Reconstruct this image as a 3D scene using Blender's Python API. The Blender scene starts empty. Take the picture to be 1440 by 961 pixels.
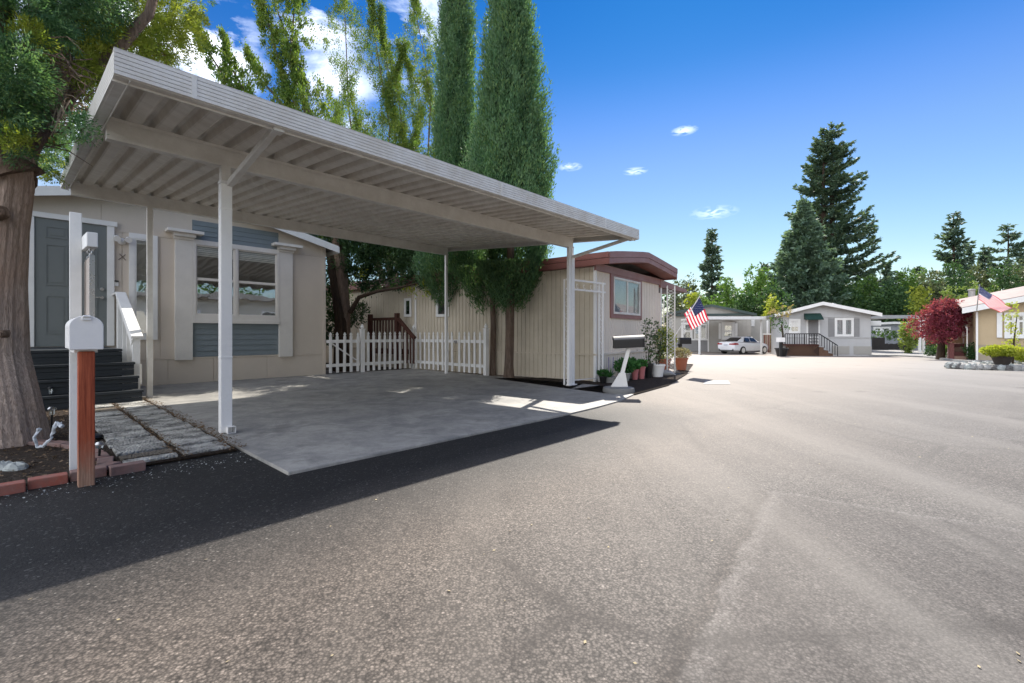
import bpy, math, random
import numpy as np
from mathutils import Vector, Matrix
R = math.radians
random.seed(7)
rng = np.random.default_rng(11)
sc = bpy.context.scene
col = sc.collection

# ------------------------------------------------------------------ camera
H = 1.05; FPX = 646.0; CX = 720.0; HY = 470.0
cam = bpy.data.cameras.new('camera'); co = bpy.data.objects.new('camera', cam); col.objects.link(co)
co.location = (0, 0, H); co.rotation_euler = (R(90), 0, 0)
cam.sensor_width = 36; cam.lens = 36*FPX/1440; cam.shift_y = (HY-480.5)/1440
cam.clip_start = .05; cam.clip_end = 3000
sc.camera = co
sc.view_settings.view_transform = 'Standard'; sc.view_settings.look = 'None'
sc.view_settings.gamma = 1; sc.view_settings.exposure = 1.70

# ------------------------------------------------------------------ sky and sun
SUN = Vector((.374, 1.06, 1.0)).normalized()
el = math.asin(SUN.z); az = math.atan2(SUN.x, SUN.y)
w = bpy.data.worlds.new('World'); sc.world = w; w.use_nodes = True
nt = w.node_tree; N = nt.nodes; K = nt.links; N.clear()
def wn(t, **k):
    n = N.new(t)
    for a, b in k.items(): setattr(n, a, b)
    return n
sky = wn('ShaderNodeTexSky', sky_type='NISHITA', sun_disc=False, sun_elevation=el, sun_rotation=az, air_density=1.0, dust_density=.05, ozone_density=3.0, altitude=300)
hsv = wn('ShaderNodeHueSaturation'); hsv.inputs['Saturation'].default_value = 1.0; hsv.inputs['Value'].default_value = 1.0
cur = wn('ShaderNodeSeparateColor'); K.new(sky.outputs[0], cur.inputs[0]); cmb = wn('ShaderNodeCombineColor')
for i, (sc_, pw_, k_) in enumerate(((.12, 1.48, .13), (.27, 1.22, .058), (.64, 1.05, .075))):     # film response: the photograph's blue
    p_ = wn('ShaderNodeMath', operation='POWER'); K.new(cur.outputs[i], p_.inputs[0]); p_.inputs[1].default_value = pw_
    q_ = wn('ShaderNodeMath', operation='MULTIPLY'); K.new(p_.outputs[0], q_.inputs[0]); q_.inputs[1].default_value = sc_
    r_ = wn('ShaderNodeMath', operation='MULTIPLY_ADD'); K.new(q_.outputs[0], r_.inputs[0]); r_.inputs[1].default_value = k_; r_.inputs[2].default_value = 1
    s_ = wn('ShaderNodeMath', operation='DIVIDE'); K.new(q_.outputs[0], s_.inputs[0]); K.new(r_.outputs[0], s_.inputs[1]); K.new(s_.outputs[0], cmb.inputs[i])
K.new(cmb.outputs[0], hsv.inputs['Color'])
tc = wn('ShaderNodeTexCoord')
sz_ = wn('ShaderNodeSeparateXYZ'); K.new(tc.outputs['Generated'], sz_.inputs[0])
rp = wn('ShaderNodeValToRGB'); K.new(sz_.outputs[2], rp.inputs[0]); rp.color_ramp.interpolation = 'B_SPLINE'
el_ = rp.color_ramp.elements
for i_, (p_, c_) in enumerate([(0, (1.0, .62, .38)), (.20, (.98, .62, .40)), (.33, (.92, .58, .44)), (.41, (.66, .52, .46)), (.49, (.26, .42, .40)), (.60, (.12, .37, .38)), (1, (.12, .34, .36))]):
    e_ = el_[i_] if i_ < 2 else el_.new(p_)
    e_.position = p_; e_.color = (*c_, 1)
grad = wn('ShaderNodeMixRGB', blend_type='MULTIPLY'); grad.inputs[0].default_value = 1; K.new(hsv.outputs[0], grad.inputs[1])
gm_ = wn('ShaderNodeMixRGB', blend_type='MULTIPLY'); gm_.inputs[0].default_value = 1; K.new(rp.outputs[0], gm_.inputs[1]); gm_.inputs[2].default_value = (2.12, 2.0, 2.06, 1); K.new(gm_.outputs[0], grad.inputs[2])
def vmath(op, a, b):
    n = wn('ShaderNodeVectorMath', operation=op)
    for i, s in enumerate((a, b)):
        if s is None: continue
        if isinstance(s, tuple): n.inputs[i].default_value = s
        else: K.new(s, n.inputs[i])
    return n
def wmath(op, a, b=0.0, clamp=False):
    n = wn('ShaderNodeMath', operation=op, use_clamp=clamp)
    for i, s in enumerate((a, b)):
        if isinstance(s, (int, float)): n.inputs[i].default_value = s
        else: K.new(s, n.inputs[i])
    return n.outputs[0]
mp = wn('ShaderNodeMapping'); mp.inputs['Scale'].default_value = (5, 5, 10); K.new(tc.outputs['Generated'], mp.inputs[0])
cn = wn('ShaderNodeTexNoise'); cn.inputs['Scale'].default_value = 1.0; cn.inputs['Detail'].default_value = 8; cn.inputs['Roughness'].default_value = .6
cn.inputs['Distortion'].default_value = .35
K.new(mp.outputs[0], cn.inputs[0])
cloud = None
def skydir(px, py):
    return Vector(((px-CX)/FPX, 1, (HY-py)/FPX)).normalized()
for (px, py, rx, rz, amt) in [(290, 60, .09, .09, 1.5), (175, 40, .16, .10, 1.1), (440, 20, .10, .07, .95), (590, 50, .08, .12, .95), (470, 110, .09, .07, .7), (470, 190, .08, .08, .8), (-150, 60, .3, .12, 1.1),
                              ]:
    d = skydir(px, py)
    sub = vmath('SUBTRACT', tc.outputs['Generated'], tuple(d))
    dv = vmath('DIVIDE', sub.outputs[0], (rx, rx*1.3, rz))
    ln = wn('ShaderNodeVectorMath', operation='LENGTH'); K.new(dv.outputs[0], ln.inputs[0])
    m = wmath('SUBTRACT', 1.0, ln.outputs['Value'], True)
    m = wmath('MULTIPLY', m, amt)
    cloud = m if cloud is None else wmath('MAXIMUM', cloud, m)
sp_ = wn('ShaderNodeSeparateXYZ'); K.new(tc.outputs['Generated'], sp_.inputs[0])
lft = wmath('MULTIPLY', wmath('ADD', wmath('MULTIPLY', sp_.outputs[0], -1.0), wmath('MULTIPLY', sp_.outputs[1], -.9)), 1.3, True)   # left cumulus carried on behind the viewer, unseen cloud added as white fill
back = wmath('MULTIPLY', lft, wmath('MULTIPLY', wmath('SUBTRACT', cn.outputs['Fac'], .36), 7.0, True))
c2 = wmath('SUBTRACT', cn.outputs['Fac'], .45)
c2 = wmath('MULTIPLY', c2, 6.0, True)
cm = wmath('MULTIPLY', cloud, c2, True)
cm = wmath('MAXIMUM', wmath('MULTIPLY', cm, 1.2, True), back)
mpw = wn('ShaderNodeMapping'); mpw.inputs['Scale'].default_value = (38, 38, 120); K.new(tc.outputs['Generated'], mpw.inputs[0])
cw_ = wn('ShaderNodeTexNoise'); cw_.inputs['Scale'].default_value = 1.0; cw_.inputs['Detail'].default_value = 6; cw_.inputs['Distortion'].default_value = 1.2; K.new(mpw.outputs[0], cw_.inputs[0])
wisp = None
for (px, py, rx, rz, amt) in [(962, 184, .026, .009, .5), (802, 235, .026, .009, .45), (893, 241, .026, .008, .45), (1004, 299, .045, .014, .3)]:
    d = skydir(px, py); dv = vmath('DIVIDE', vmath('SUBTRACT', tc.outputs['Generated'], tuple(d)).outputs[0], (rx, rx*1.3, rz))
    ln = wn('ShaderNodeVectorMath', operation='LENGTH'); K.new(dv.outputs[0], ln.inputs[0])
    m = wmath('MULTIPLY', wmath('SUBTRACT', 1.0, ln.outputs['Value'], True), amt); wisp = m if wisp is None else wmath('MAXIMUM', wisp, m)
wisp = wmath('MULTIPLY', wisp, wmath('MULTIPLY', wmath('SUBTRACT', cw_.outputs['Fac'], .40), 7.0, True))
cm = wmath('MAXIMUM', cm, wisp)
mx = wn('ShaderNodeMixRGB'); K.new(cm, mx.inputs[0]); K.new(grad.outputs[0], mx.inputs[1]); mx.inputs[2].default_value = (8.2, 8.6, 9.4, 1)
bg = wn('ShaderNodeBackground'); bg.inputs['Strength'].default_value = .095; K.new(mx.outputs[0], bg.inputs[0])
wo = wn('ShaderNodeOutputWorld'); K.new(bg.outputs[0], wo.inputs[0])
sl = bpy.data.lights.new('sun', 'SUN'); sl.energy = 2.65; sl.angle = R(.5); sl.color = (1, .94, .85)
so = bpy.data.objects.new('sun', sl); col.objects.link(so); so.rotation_euler = (-SUN).to_track_quat('-Z', 'Y').to_euler()
so.location = SUN*50

# ------------------------------------------------------------------ geometry of the place
def gz(y):
    return -min(.6, max(0., .024*(y-13)))
def P(px, py, Y): return Vector(((px-CX)/FPX*Y, Y, H+(HY-py)/FPX*Y))
def G(px, py):
    Y = H*FPX/(py-HY)
    for _ in range(40): Y = (H-gz(Y))*FPX/(py-HY)
    return Vector(((px-CX)/FPX*Y, Y, gz(Y)))
class Face:
    """a vertical plane: origin, direction along it, outward normal to the right of that direction"""
    def __init__(s, o, ang):
        s.o = Vector(o); s.t = Vector((math.cos(ang), math.sin(ang), 0)); s.n = Vector((math.sin(ang), -math.cos(ang), 0)); s.ang = ang
    def p(s, a, z, d=0): return s.o + s.t*a + s.n*d + Vector((0, 0, z))
    def at(s, px, py, d=0):
        o = s.o + s.n*d; k = (px-CX)/FPX
        a = (k*o.y-o.x)/(s.t.x-k*s.t.y); Y = o.y+s.t.y*a
        return a, H+(HY-py)/FPX*Y-s.o.z
UA = math.atan2(.733, .68)
P0 = Vector((-2.987, 4.777, 0))
U = Vector((math.cos(UA), math.sin(UA), 0)); V = Vector((-U.y, U.x, 0))
def L(u, v, z=0): return P0+U*u+V*v+Vector((0, 0, z))
def toL(p): d = p-P0; return d.dot(U), d.dot(V)

# ------------------------------------------------------------------ object helpers
def wloc(o):
    v = Vector((0, 0, 0))
    while o is not None: v = v+o.location; o = o.parent
    return v
def tag(o, label=None, cat=None, group=None, kind=None):
    if label: o['label'] = label
    if cat: o['category'] = cat
    if group: o['group'] = group
    if kind: o['kind'] = kind
    return o
def thing(name, loc, label, cat, group=None):
    o = bpy.data.objects.new(name, None); o.empty_display_size = .2; col.objects.link(o); o.location = loc
    return tag(o, label, cat, group)
def link_mesh(name, me, parent, origin):
    o = bpy.data.objects.new(name, me); col.objects.link(o)
    if parent is not None: o.parent = parent; o.location = origin-wloc(parent)
    else: o.location = origin
    return o
def copy_to(src, parent, delta, name=None):
    o = src.copy(); col.objects.link(o); o.parent = parent
    o.location = src.location + Vector(delta)
    return o
def copy_tree(src, loc, rz=0, scale=1):
    r = src.copy(); col.objects.link(r); r.location = loc; r.rotation_euler = (0, 0, rz); r.scale = (scale,)*3
    for c in list(src.children):
        d = c.copy(); col.objects.link(d); d.parent = r
        for e in list(c.children):
            f = e.copy(); col.objects.link(f); f.parent = d
    return r
class MB:
    def __init__(s): s.v = []; s.f = []; s.m = []; s.cur = 0
    def add(s, vs, fs):
        b = len(s.v); s.v += [tuple(v) for v in vs]; s.f += [tuple(b+i for i in f) for f in fs]; s.m += [s.cur]*len(fs); return s
    def hexa(s, p):     # 8 corners: bottom 4, top 4
        return s.add(p, [(0, 3, 2, 1), (4, 5, 6, 7), (0, 1, 5, 4), (1, 2, 6, 5), (2, 3, 7, 6), (3, 0, 4, 7)])
    def box(s, c, sx, sy, sz, ang=0):   # centre of base
        t = Vector((math.cos(ang), math.sin(ang), 0))*sx/2; n = Vector((-math.sin(ang), math.cos(ang), 0))*sy/2; c = Vector(c); z = Vector((0, 0, sz))
        q = [c-t-n, c+t-n, c+t+n, c-t+n]; return s.hexa(q+[a+z for a in q])
    def fb(s, F, a0, a1, z0, z1, d0, d1):
        q = [F.p(a0, z0, d1), F.p(a1, z0, d1), F.p(a1, z0, d0), F.p(a0, z0, d0)]
        t = [F.p(a0, z1, d1), F.p(a1, z1, d1), F.p(a1, z1, d0), F.p(a0, z1, d0)]
        return s.hexa(q+t)
    def prism(s, pts, ext):     # closed outline and an extrusion vector
        n = len(pts); e = Vector(ext); a = [Vector(p) for p in pts]
        return s.add(a+[p+e for p in a], [tuple(range(n))[::-1], tuple(range(n, 2*n))]+[(i, (i+1) % n, n+(i+1) % n, n+i) for i in range(n)])
    def beam(s, a, b, w, h, up=(0, 0, 1)):
        a = Vector(a); b = Vector(b); d = (b-a).normalized(); x = d.cross(Vector(up))
        if x.length < 1e-4: x = Vector((1, 0, 0))
        x.normalize(); y = x.cross(d).normalized(); x *= w/2; y *= h/2
        q = [a-x-y, a+x-y, a+x+y, a-x+y]; return s.hexa(q+[p+(b-a) for p in q])
    def tube(s, path, rad, n=8, cap=True, jit=0, rr=None):
        path = [Vector(p) for p in path]; base = len(s.v); m = len(path); prev = None
        for i, p in enumerate(path):
            d = (path[min(i+1, m-1)]-path[max(i-1, 0)]).normalized()
            if prev is None:
                x = d.cross(Vector((0, 0, 1)))
                if x.length < .01: x = Vector((1, 0, 0))
            else: x = prev-d*prev.dot(d)
            x.normalize(); prev = x; y = d.cross(x)
            r = rad[i] if isinstance(rad, (list, tuple)) else rad
            for k in range(n):
                t = 2*math.pi*k/n; q = r*(1+(random.uniform(-jit, jit) if jit else 0))
                s.v.append(tuple(p+x*math.cos(t)*q+y*math.sin(t)*q))
        for i in range(m-1):
            for k in range(n):
                a = base+i*n+k; b = base+i*n+(k+1) % n
                s.f.append((a, b, b+n, a+n)); s.m.append(s.cur)
        if cap:
            s.f.append(tuple(base+k for k in range(n))[::-1]); s.f.append(tuple(base+(m-1)*n+k for k in range(n))); s.m += [s.cur]*2
        return s
    def lathe(s, c, prof, n=16):
        c = Vector(c); base = len(s.v)
        for (r, z) in prof:
            for k in range(n):
                t = 2*math.pi*k/n; s.v.append((c.x+r*math.cos(t), c.y+r*math.sin(t), c.z+z))
        for i in range(len(prof)-1):
            for k in range(n):
                a = base+i*n+k; b = base+i*n+(k+1) % n; s.f.append((a, b, b+n, a+n)); s.m.append(s.cur)
        s.f.append(tuple(base+k for k in range(n))[::-1]); s.f.append(tuple(base+(len(prof)-1)*n+k for k in range(n))); s.m += [s.cur]*2
        return s
    def build(s, name, mats, parent=None, smooth=False, bevel=0):
        vs = np.array(s.v, dtype=float); lo = vs.min(0); hi = vs.max(0)
        org = Vector(((lo[0]+hi[0])/2, (lo[1]+hi[1])/2, lo[2]))
        me = bpy.data.meshes.new(name); me.from_pydata([tuple(x) for x in vs-np.array(org)], [], s.f)
        for m_ in (mats if isinstance(mats, (list, tuple)) else [mats]): me.materials.append(m_)
        me.polygons.foreach_set('material_index', s.m)
        if smooth: me.polygons.foreach_set('use_smooth', [True]*len(s.f))
        me.update()
        o = link_mesh(name, me, parent, org)
        if smooth:
            import bmesh
            bm = bmesh.new(); bm.from_mesh(me); bmesh.ops.recalc_face_normals(bm, faces=bm.faces)
            for e in bm.edges:
                if len(e.link_faces) == 2 and e.calc_face_angle(0) > R(40): e.smooth = False
            bm.to_mesh(me); bm.free()
        if bevel:
            b = o.modifiers.new('bevel', 'BEVEL'); b.width = bevel; b.segments = 2; b.limit_method = 'ANGLE'
        return o

# ------------------------------------------------------------------ materials
MATS = {}
class Nt:
    def __init__(s, name):
        s.m = bpy.data.materials.new(name); s.m.use_nodes = True; s.t = s.m.node_tree; s.n = s.t.nodes; s.n.clear()
        s.geo = s.n.new('ShaderNodeNewGeometry'); s.pos = s.geo.outputs['Position']
        s.out = s.n.new('ShaderNodeOutputMaterial')
    def new(s, t, ins=None, **k):
        n = s.n.new(t)
        for a, b in k.items(): setattr(n, a, b)
        for a, b in (ins or {}).items():
            if hasattr(b, 'is_output') or isinstance(b, bpy.types.NodeSocket): s.t.links.new(b, n.inputs[a])
            else: n.inputs[a].default_value = b
        return n
    def scale(s, sc_, rot=0):
        return s.new('ShaderNodeMapping', {'Vector': s.pos, 'Scale': sc_ if isinstance(sc_, tuple) else (sc_,)*3, 'Rotation': (0, 0, rot)}).outputs[0]
    def noise(s, scale, detail=4, rough=.6, vec=None, dist=0):
        return s.new('ShaderNodeTexNoise', {'Vector': vec or s.pos, 'Scale': scale, 'Detail': detail, 'Roughness': rough, 'Distortion': dist}).outputs['Fac']
    def ramp(s, fac, pts):
        r = s.new('ShaderNodeValToRGB', {'Fac': fac}); e = r.color_ramp.elements
        while len(e) < len(pts): e.new(.5)
        for x, (p, c) in zip(e, pts):
            x.position = p; x.color = (c, c, c, 1) if isinstance(c, (int, float)) else (*c, 1)
        return r.outputs[0]
    def mix(s, f, a, b, mode='MIX'):
        def c(x): return (*x, 1) if isinstance(x, tuple) and len(x) == 3 else x
        return s.new('ShaderNodeMixRGB', {0: f, 1: c(a), 2: c(b)}, blend_type=mode).outputs[0]
    def math(s, op, a, b=0., clamp=False): return s.new('ShaderNodeMath', {0: a, 1: b}, operation=op, use_clamp=clamp).outputs[0]
    def bump(s, h, strength, dist=.01, normal=None):
        i = {'Height': h, 'Strength': strength, 'Distance': dist}
        if normal is not None: i['Normal'] = normal
        return s.new('ShaderNodeBump', i).outputs[0]
    def finish(s, color, rough=.7, normal=None, metal=0, spec=.5, **kw):
        i = {'Base Color': (*color, 1) if isinstance(color, tuple) else color, 'Roughness': rough, 'Metallic': metal, 'Specular IOR Level': spec}
        if normal is not None: i['Normal'] = normal
        i.update(kw)
        b = s.new('ShaderNodeBsdfPrincipled', i); s.t.links.new(b.outputs[0], s.out.inputs[0]); return s.m
def paint(name, c, rough=.6, dirt=.25, dscale=2.5, grain=.15, gscale=60, stretch=(1, 1, 1), bump=.15, spec=.4, metal=0, dirtcol=None):
    if name in MATS: return MATS[name]
    n = Nt(name); v = n.scale(stretch)
    a = n.ramp(n.noise(dscale, 6, .65, v), [(.38, 0), (.68, 1)])
    dc = dirtcol or tuple(x*.62 for x in c)
    cc = n.mix(n.math('MULTIPLY', a, dirt), c, dc)
    g = n.noise(gscale, 3, .6, v)
    cc = n.mix(grain, cc, n.mix(g, tuple(x*.55 for x in c), tuple(min(1, x*1.35) for x in c)))
    MATS[name] = n.finish(cc, n.math('ADD', rough-.08, n.math('MULTIPLY', a, .16)), n.bump(g, bump, .004), metal, spec)
    return MATS[name]
def leafmat(name, a, b, c=None, trans=.35, rough=.6):
    if name in MATS: return MATS[name]
    n = Nt(name); r = n.geo.outputs['Random Per Island']
    big = n.ramp(n.noise(1.1, 3, .6), [(.35, 0), (.65, 1)])
    tuft = n.ramp(n.noise(6.5, 3, .6), [(.36, 0), (.64, 1)]); cc = n.mix(n.math('ADD', n.math('MULTIPLY', r, .4), n.math('MULTIPLY', tuft, .6)), a, b)
    if c: cc = n.mix(n.math('MULTIPLY', n.math('MULTIPLY', big, n.ramp(r, [(.3, 0), (.9, 1)])), .8), cc, c)
    else: cc = n.mix(n.math('MULTIPLY', big, .5), cc, tuple(x*.7 for x in a))
    d = n.new('ShaderNodeBsdfPrincipled', {'Base Color': cc, 'Roughness': rough, 'Specular IOR Level': .35})
    t = n.new('ShaderNodeBsdfTranslucent', {'Color': n.mix(1.0, cc, (1.25, 1.3, .7), 'MULTIPLY')})
    m = n.new('ShaderNodeMixShader', {0: trans, 1: d.outputs[0], 2: t.outputs[0]})
    n.t.links.new(m.outputs[0], n.out.inputs[0]); MATS[name] = n.m; return n.m
def woodmat(name, c, dark=.6, scale=(14, 14, 1.4), rough=.75, bump=.4):
    n = Nt(name); v = n.scale(scale); g = n.noise(1.6, 8, .7, v, .6); b = n.noise(.7, 3)
    cc = n.mix(n.ramp(g, [(.35, 0), (.65, 1)]), tuple(x*dark for x in c), tuple(min(1, x*1.2) for x in c))
    cc = n.mix(n.math('MULTIPLY', b, .4), cc, tuple(x*.7 for x in c))
    return n.finish(cc, rough, n.bump(g, bump, .006), spec=.25)

white = paint('white_paint', (.80, .785, .75), .5, .22, 5, .08)
whiteA = paint('white_enamel', (.84, .82, .79), .35, .12, 8, .05)
alu = paint('aluminium_paint', (.72, .70, .66), .42, .45, 5, .12, spec=.5, dirtcol=(.42, .36, .28))
beamm = paint('beam_paint', (.76, .735, .68), .5, .35, 4, .12, dirtcol=(.36, .31, .25))
panm = None
def make_pan():
    n = Nt('roof_pan_metal'); v = n.new('ShaderNodeMapping', {'Vector': n.pos, 'Rotation': (0, 0, -UA), 'Scale': (6, .8, 3)}).outputs[0]
    s = n.ramp(n.noise(1.3, 6, .7, v), [(.35, 0), (.75, 1)]); r = n.ramp(n.noise(.9, 5, .7), [(.45, 0), (.7, 1)])
    cc = n.mix(n.math('MULTIPLY', s, .55), (.80, .76, .69), (.46, .41, .34))
    cc = n.mix(n.math('MULTIPLY', r, .25), cc, (.36, .24, .14))
    return n.finish(cc, .5, n.bump(n.noise(40), .06, .004), spec=.4)
panm = make_pan()
taupe = paint('taupe_wall', (.62, .54, .45), .8, .18, 1.6, .18, 90)
slate = paint('slate_siding', (.20, .235, .25), .7, .2, 3, .12)
trimw = paint('warm_white_trim', (.72, .68, .62), .6, .22, 4, .1)
doorm = paint('grey_door', (.17, .185, .18), .4, .12, 3, .06)
deckm = woodmat('dark_deck_boards', (.034, .039, .043), .6, (2, 2, 30), .55)
def make_redpost():
    n = Nt('red_stained_post'); v = n.scale((40, 40, 1.3)); g = n.ramp(n.noise(1.6, 8, .7, v, .5), [(.36, 0), (.62, 1)])
    cc = n.mix(g, (.20, .038, .018), (.46, .115, .052)); z = n.new('ShaderNodeSeparateXYZ', {0: n.pos}).outputs[2]
    zz = n.math('ADD', z, n.math('MULTIPLY', n.math('SUBTRACT', n.noise(9, 5, .8, n.scale((4, 4, 1))), .5), .35))
    cc = n.mix(n.ramp(zz, [(.05, .9), (.34, 0)]), cc, n.mix(g, (.20, .12, .08), (.42, .27, .19)))
    return n.finish(cc, .7, n.bump(g, .4, .004), spec=.25)
redwood = make_redpost()
fadedwood = woodmat('weathered_wood', (.30, .20, .13), .55, (20, 20, 1.2))
tanrib = paint('tan_siding', (.62, .545, .425), .7, .35, 1.2, .1, dirtcol=(.30, .245, .16))
greyrib = paint('pale_grey_siding', (.74, .66, .56), .7, .22, 1.5, .1)
maroon = paint('maroon_trim', (.21, .082, .066), .5, .25, 3, .1)
maroon2 = paint('faded_maroon_trim', (.27, .13, .115), .5, .25, 3, .1)
blackp = paint('black_plastic', (.012, .012, .013), .4, .1, 4, .1)
metal = paint('steel', (.45, .45, .45), .3, .2, 10, .1, metal=.9)
brass = paint('brass_fitting', (.5, .42, .25), .3, .2, 10, .1, metal=.8)
bark = None
def make_bark(name, c, sc_=(16, 16, 1.6), dist=.03):
    n = Nt(name); v = n.scale(sc_); g = n.noise(1.0, 8, .68, v, 1.2); b = n.ramp(n.noise(1.3, 4, .6), [(.35, 0), (.7, 1)])
    h = n.ramp(g, [(.3, 0), (.55, .6), (.75, 1)])
    cc = n.mix(h, tuple(x*.3 for x in c), tuple(min(1, x*1.25) for x in c)); cc = n.mix(n.math('MULTIPLY', b, .5), cc, tuple(x*y for x, y in zip(c, (.9, .7, .55))))
    return n.finish(cc, .9, n.bump(h, .9, dist), spec=.15)
bark = make_bark('grey_brown_bark', (.54, .43, .36), (75, 75, 9), .012); bark2 = make_bark('brown_bark', (.24, .18, .14), (28, 28, 3)); barkd = make_bark('dark_bark', (.075, .055, .04))
def glass_mat(name, c=(.012, .014, .016), mixv=.5):
    n = Nt(name)
    t = n.new('ShaderNodeBsdfTransparent', {'Color': (.82, .85, .85, 1)})
    g = n.new('ShaderNodeBsdfGlossy', {'Color': (.95, .97, 1, 1), 'Roughness': .015, 'Normal': n.bump(n.noise(2.2, 2), .12, .02)})
    m = n.new('ShaderNodeMixShader', {0: mixv, 1: t.outputs[0], 2: g.outputs[0]}); n.t.links.new(m.outputs[0], n.out.inputs[0]); return n.m
glass = glass_mat('window_glass', mixv=.30); glass2 = glass_mat('net_window_glass', mixv=.14)
room = paint('dark_room', (.02, .018, .016), .8)
blindm = paint('blind_vinyl', (.8, .77, .68), .5, .2)

# asphalt -------------------------------------------------------------
def seg_mask(n, a, b, wdt, amp=.05, nsc=3.0, sharp=1.0):
    """distance to a crack running a->b on the ground, wobbling"""  # dark solid core added inside the leaves to block light
    a = Vector((a[0], a[1])); b = Vector((b[0], b[1])); d = (b-a); Lg = d.length; d /= Lg; nn = Vector((-d.y, d.x))
    rel = n.new('ShaderNodeVectorMath', {0: n.pos, 1: (a.x, a.y, 0)}, operation='SUBTRACT').outputs[0]
    al = n.new('ShaderNodeVectorMath', {0: rel, 1: (d.x, d.y, 0)}, operation='DOT_PRODUCT').outputs['Value']
    ac = n.new('ShaderNodeVectorMath', {0: rel, 1: (nn.x, nn.y, 0)}, operation='DOT_PRODUCT').outputs['Value']
    wob = n.math('MULTIPLY', n.math('SUBTRACT', n.noise(nsc, 5, .65), .5), amp*2)
    ac = n.math('ADD', ac, wob)
    ab = n.math('ABSOLUTE', ac)
    m = n.math('SUBTRACT', 1.0, n.math('DIVIDE', ab, wdt), True)
    inside = n.math('MULTIPLY', n.math('GREATER_THAN', al, 0.), n.math('LESS_THAN', al, Lg))
    return n.math('MULTIPLY', m, inside), ac, al
def make_asphalt():
    n = Nt('worn_asphalt')
    big = n.noise(.35, 5, .6); mid = n.noise(1.6, 6, .65)
    cc = n.mix(n.ramp(big, [(.35, 0), (.65, 1)]), (.104, .090, .078), (.116, .106, .097))
    cc = n.mix(n.math('MULTIPLY', n.ramp(mid, [(.4, 0), (.7, 1)]), .5), cc, (.058, .050, .045))
    vor = n.new('ShaderNodeTexVoronoi', {'Vector': n.pos, 'Scale': 100.0}); vd = vor.outputs['Distance']; vc = vor.outputs['Color']; pit = n.ramp(vd, [(0, 1.45), (.35, 1.15), (.62, .45), (.8, .2)]); mot = n.ramp(n.noise(28, 5, .8), [(.36, .55), (.5, 1.0), (.64, 1.5)])
    sp = n.ramp(vc, [(.0, .3), (.45, .9), (.85, 1.45), (1, 2.8)])
    vor2 = n.new('ShaderNodeTexVoronoi', {'Vector': n.pos, 'Scale': 240.0}); sp2 = n.ramp(vor2.outputs['Color'], [(0, .6), (1, 1.45)])
    # old patch in the foreground: a raised lip down its left side, a tar line along its far side
    c0 = G(955, 960); c1 = G(1085, 692); c2 = G(1440, 748); c0 = c0+(c0-c1)*.4; c2 = c2+(c2-c1)*2
    m1, ac1, al1 = seg_mask(n, c0, c1, .12, .10, 3.0)
    m2, ac2, al2 = seg_mask(n, c1, c2, .06, .09, 2.4)
    inside = n.math('MULTIPLY', n.ramp(ac1, [(0, 1), (.02, 0)]), n.ramp(ac2, [(0, 1), (.02, 0)]))
    st = n.new('ShaderNodeMapping', {'Vector': n.pos, 'Rotation': (0, 0, R(-14)), 'Scale': (7, .5, 1)}).outputs[0]
    streak = n.ramp(n.noise(1.0, 6, .7, st), [(.3, 0), (.7, 1)])
    pc = n.mix(streak, (.055, .047, .043), (.125, .112, .102))
    cc = n.mix(n.math('MULTIPLY', inside, .6), cc, pc)
    lip = n.math('MULTIPLY', n.ramp(m1, [(.2, 0), (.8, 1)]), n.ramp(ac1, [(0, 1), (.03, 0)]))
    ln = n.noise(11, 8, .8)
    cc = n.mix(n.math('MULTIPLY', n.math('MULTIPLY', lip, n.ramp(ln, [(.42, 0), (.50, 1)])), .6), cc, (.165, .152, .14))
    tar = n.math('MULTIPLY', n.ramp(m1, [(.1, 0), (.9, 1)]), n.ramp(ac1, [(0, 0), (.03, 1)]))
    cc = n.mix(n.math('MULTIPLY', tar, .65), cc, (.040, .030, .024))
    cc = n.mix(n.math('MULTIPLY', n.math('MULTIPLY', n.ramp(m2, [(.2, 0), (.9, 1)]), n.ramp(ln, [(.42, 0), (.52, 1)])), .55), cc, (.165, .152, .14))
    grain_in = n.math('MULTIPLY', inside, .35)
    base_ = cc
    cc = n.mix(n.math('SUBTRACT', 1.0, grain_in), cc, n.mix(.75, (1, 1, 1), sp), 'MULTIPLY'); cc = n.mix(n.math('SUBTRACT', 1.0, grain_in), cc, n.mix(.7, (1, 1, 1), sp2), 'MULTIPLY'); cc = n.mix(n.math('SUBTRACT', 1.0, grain_in), cc, n.mix(.75, (1, 1, 1), pit), 'MULTIPLY'); cc = n.mix(n.math('SUBTRACT', 1.0, grain_in), cc, n.mix(.6, (1, 1, 1), mot), 'MULTIPLY')
    # hairline cracks and tyre-dusty tracks further up the road
    crv = n.new('ShaderNodeTexVoronoi', {'Vector': n.mix(.12, n.pos, n.new('ShaderNodeTexNoise', {'Vector': n.pos, 'Scale': 2.0, 'Detail': 4.0}).outputs['Color'], 'ADD'), 'Scale': .42}, feature='DISTANCE_TO_EDGE')
    cr = n.math('MULTIPLY', n.ramp(crv.outputs['Distance'], [(0, 1), (.022, 0)]), n.ramp(n.noise(.45, 3), [(.40, 0), (.52, 1)]))
    cc = n.mix(n.math('MULTIPLY', cr, .6), cc, (.035, .03, .027))
    tr = n.new('ShaderNodeMapping', {'Vector': n.pos, 'Rotation': (0, 0, R(28)), 'Scale': (.9, .06, 1)}).outputs[0]
    cc = n.mix(n.math('MULTIPLY', n.ramp(n.noise(1.0, 5, .6, tr), [(.45, 0), (.7, 1)]), .5), cc, (.20, .185, .165))
    fy = n.new('ShaderNodeSeparateXYZ', {0: n.pos}).outputs[1]      # far glare put into the colour: a pale dusty mix growing with distance
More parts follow.
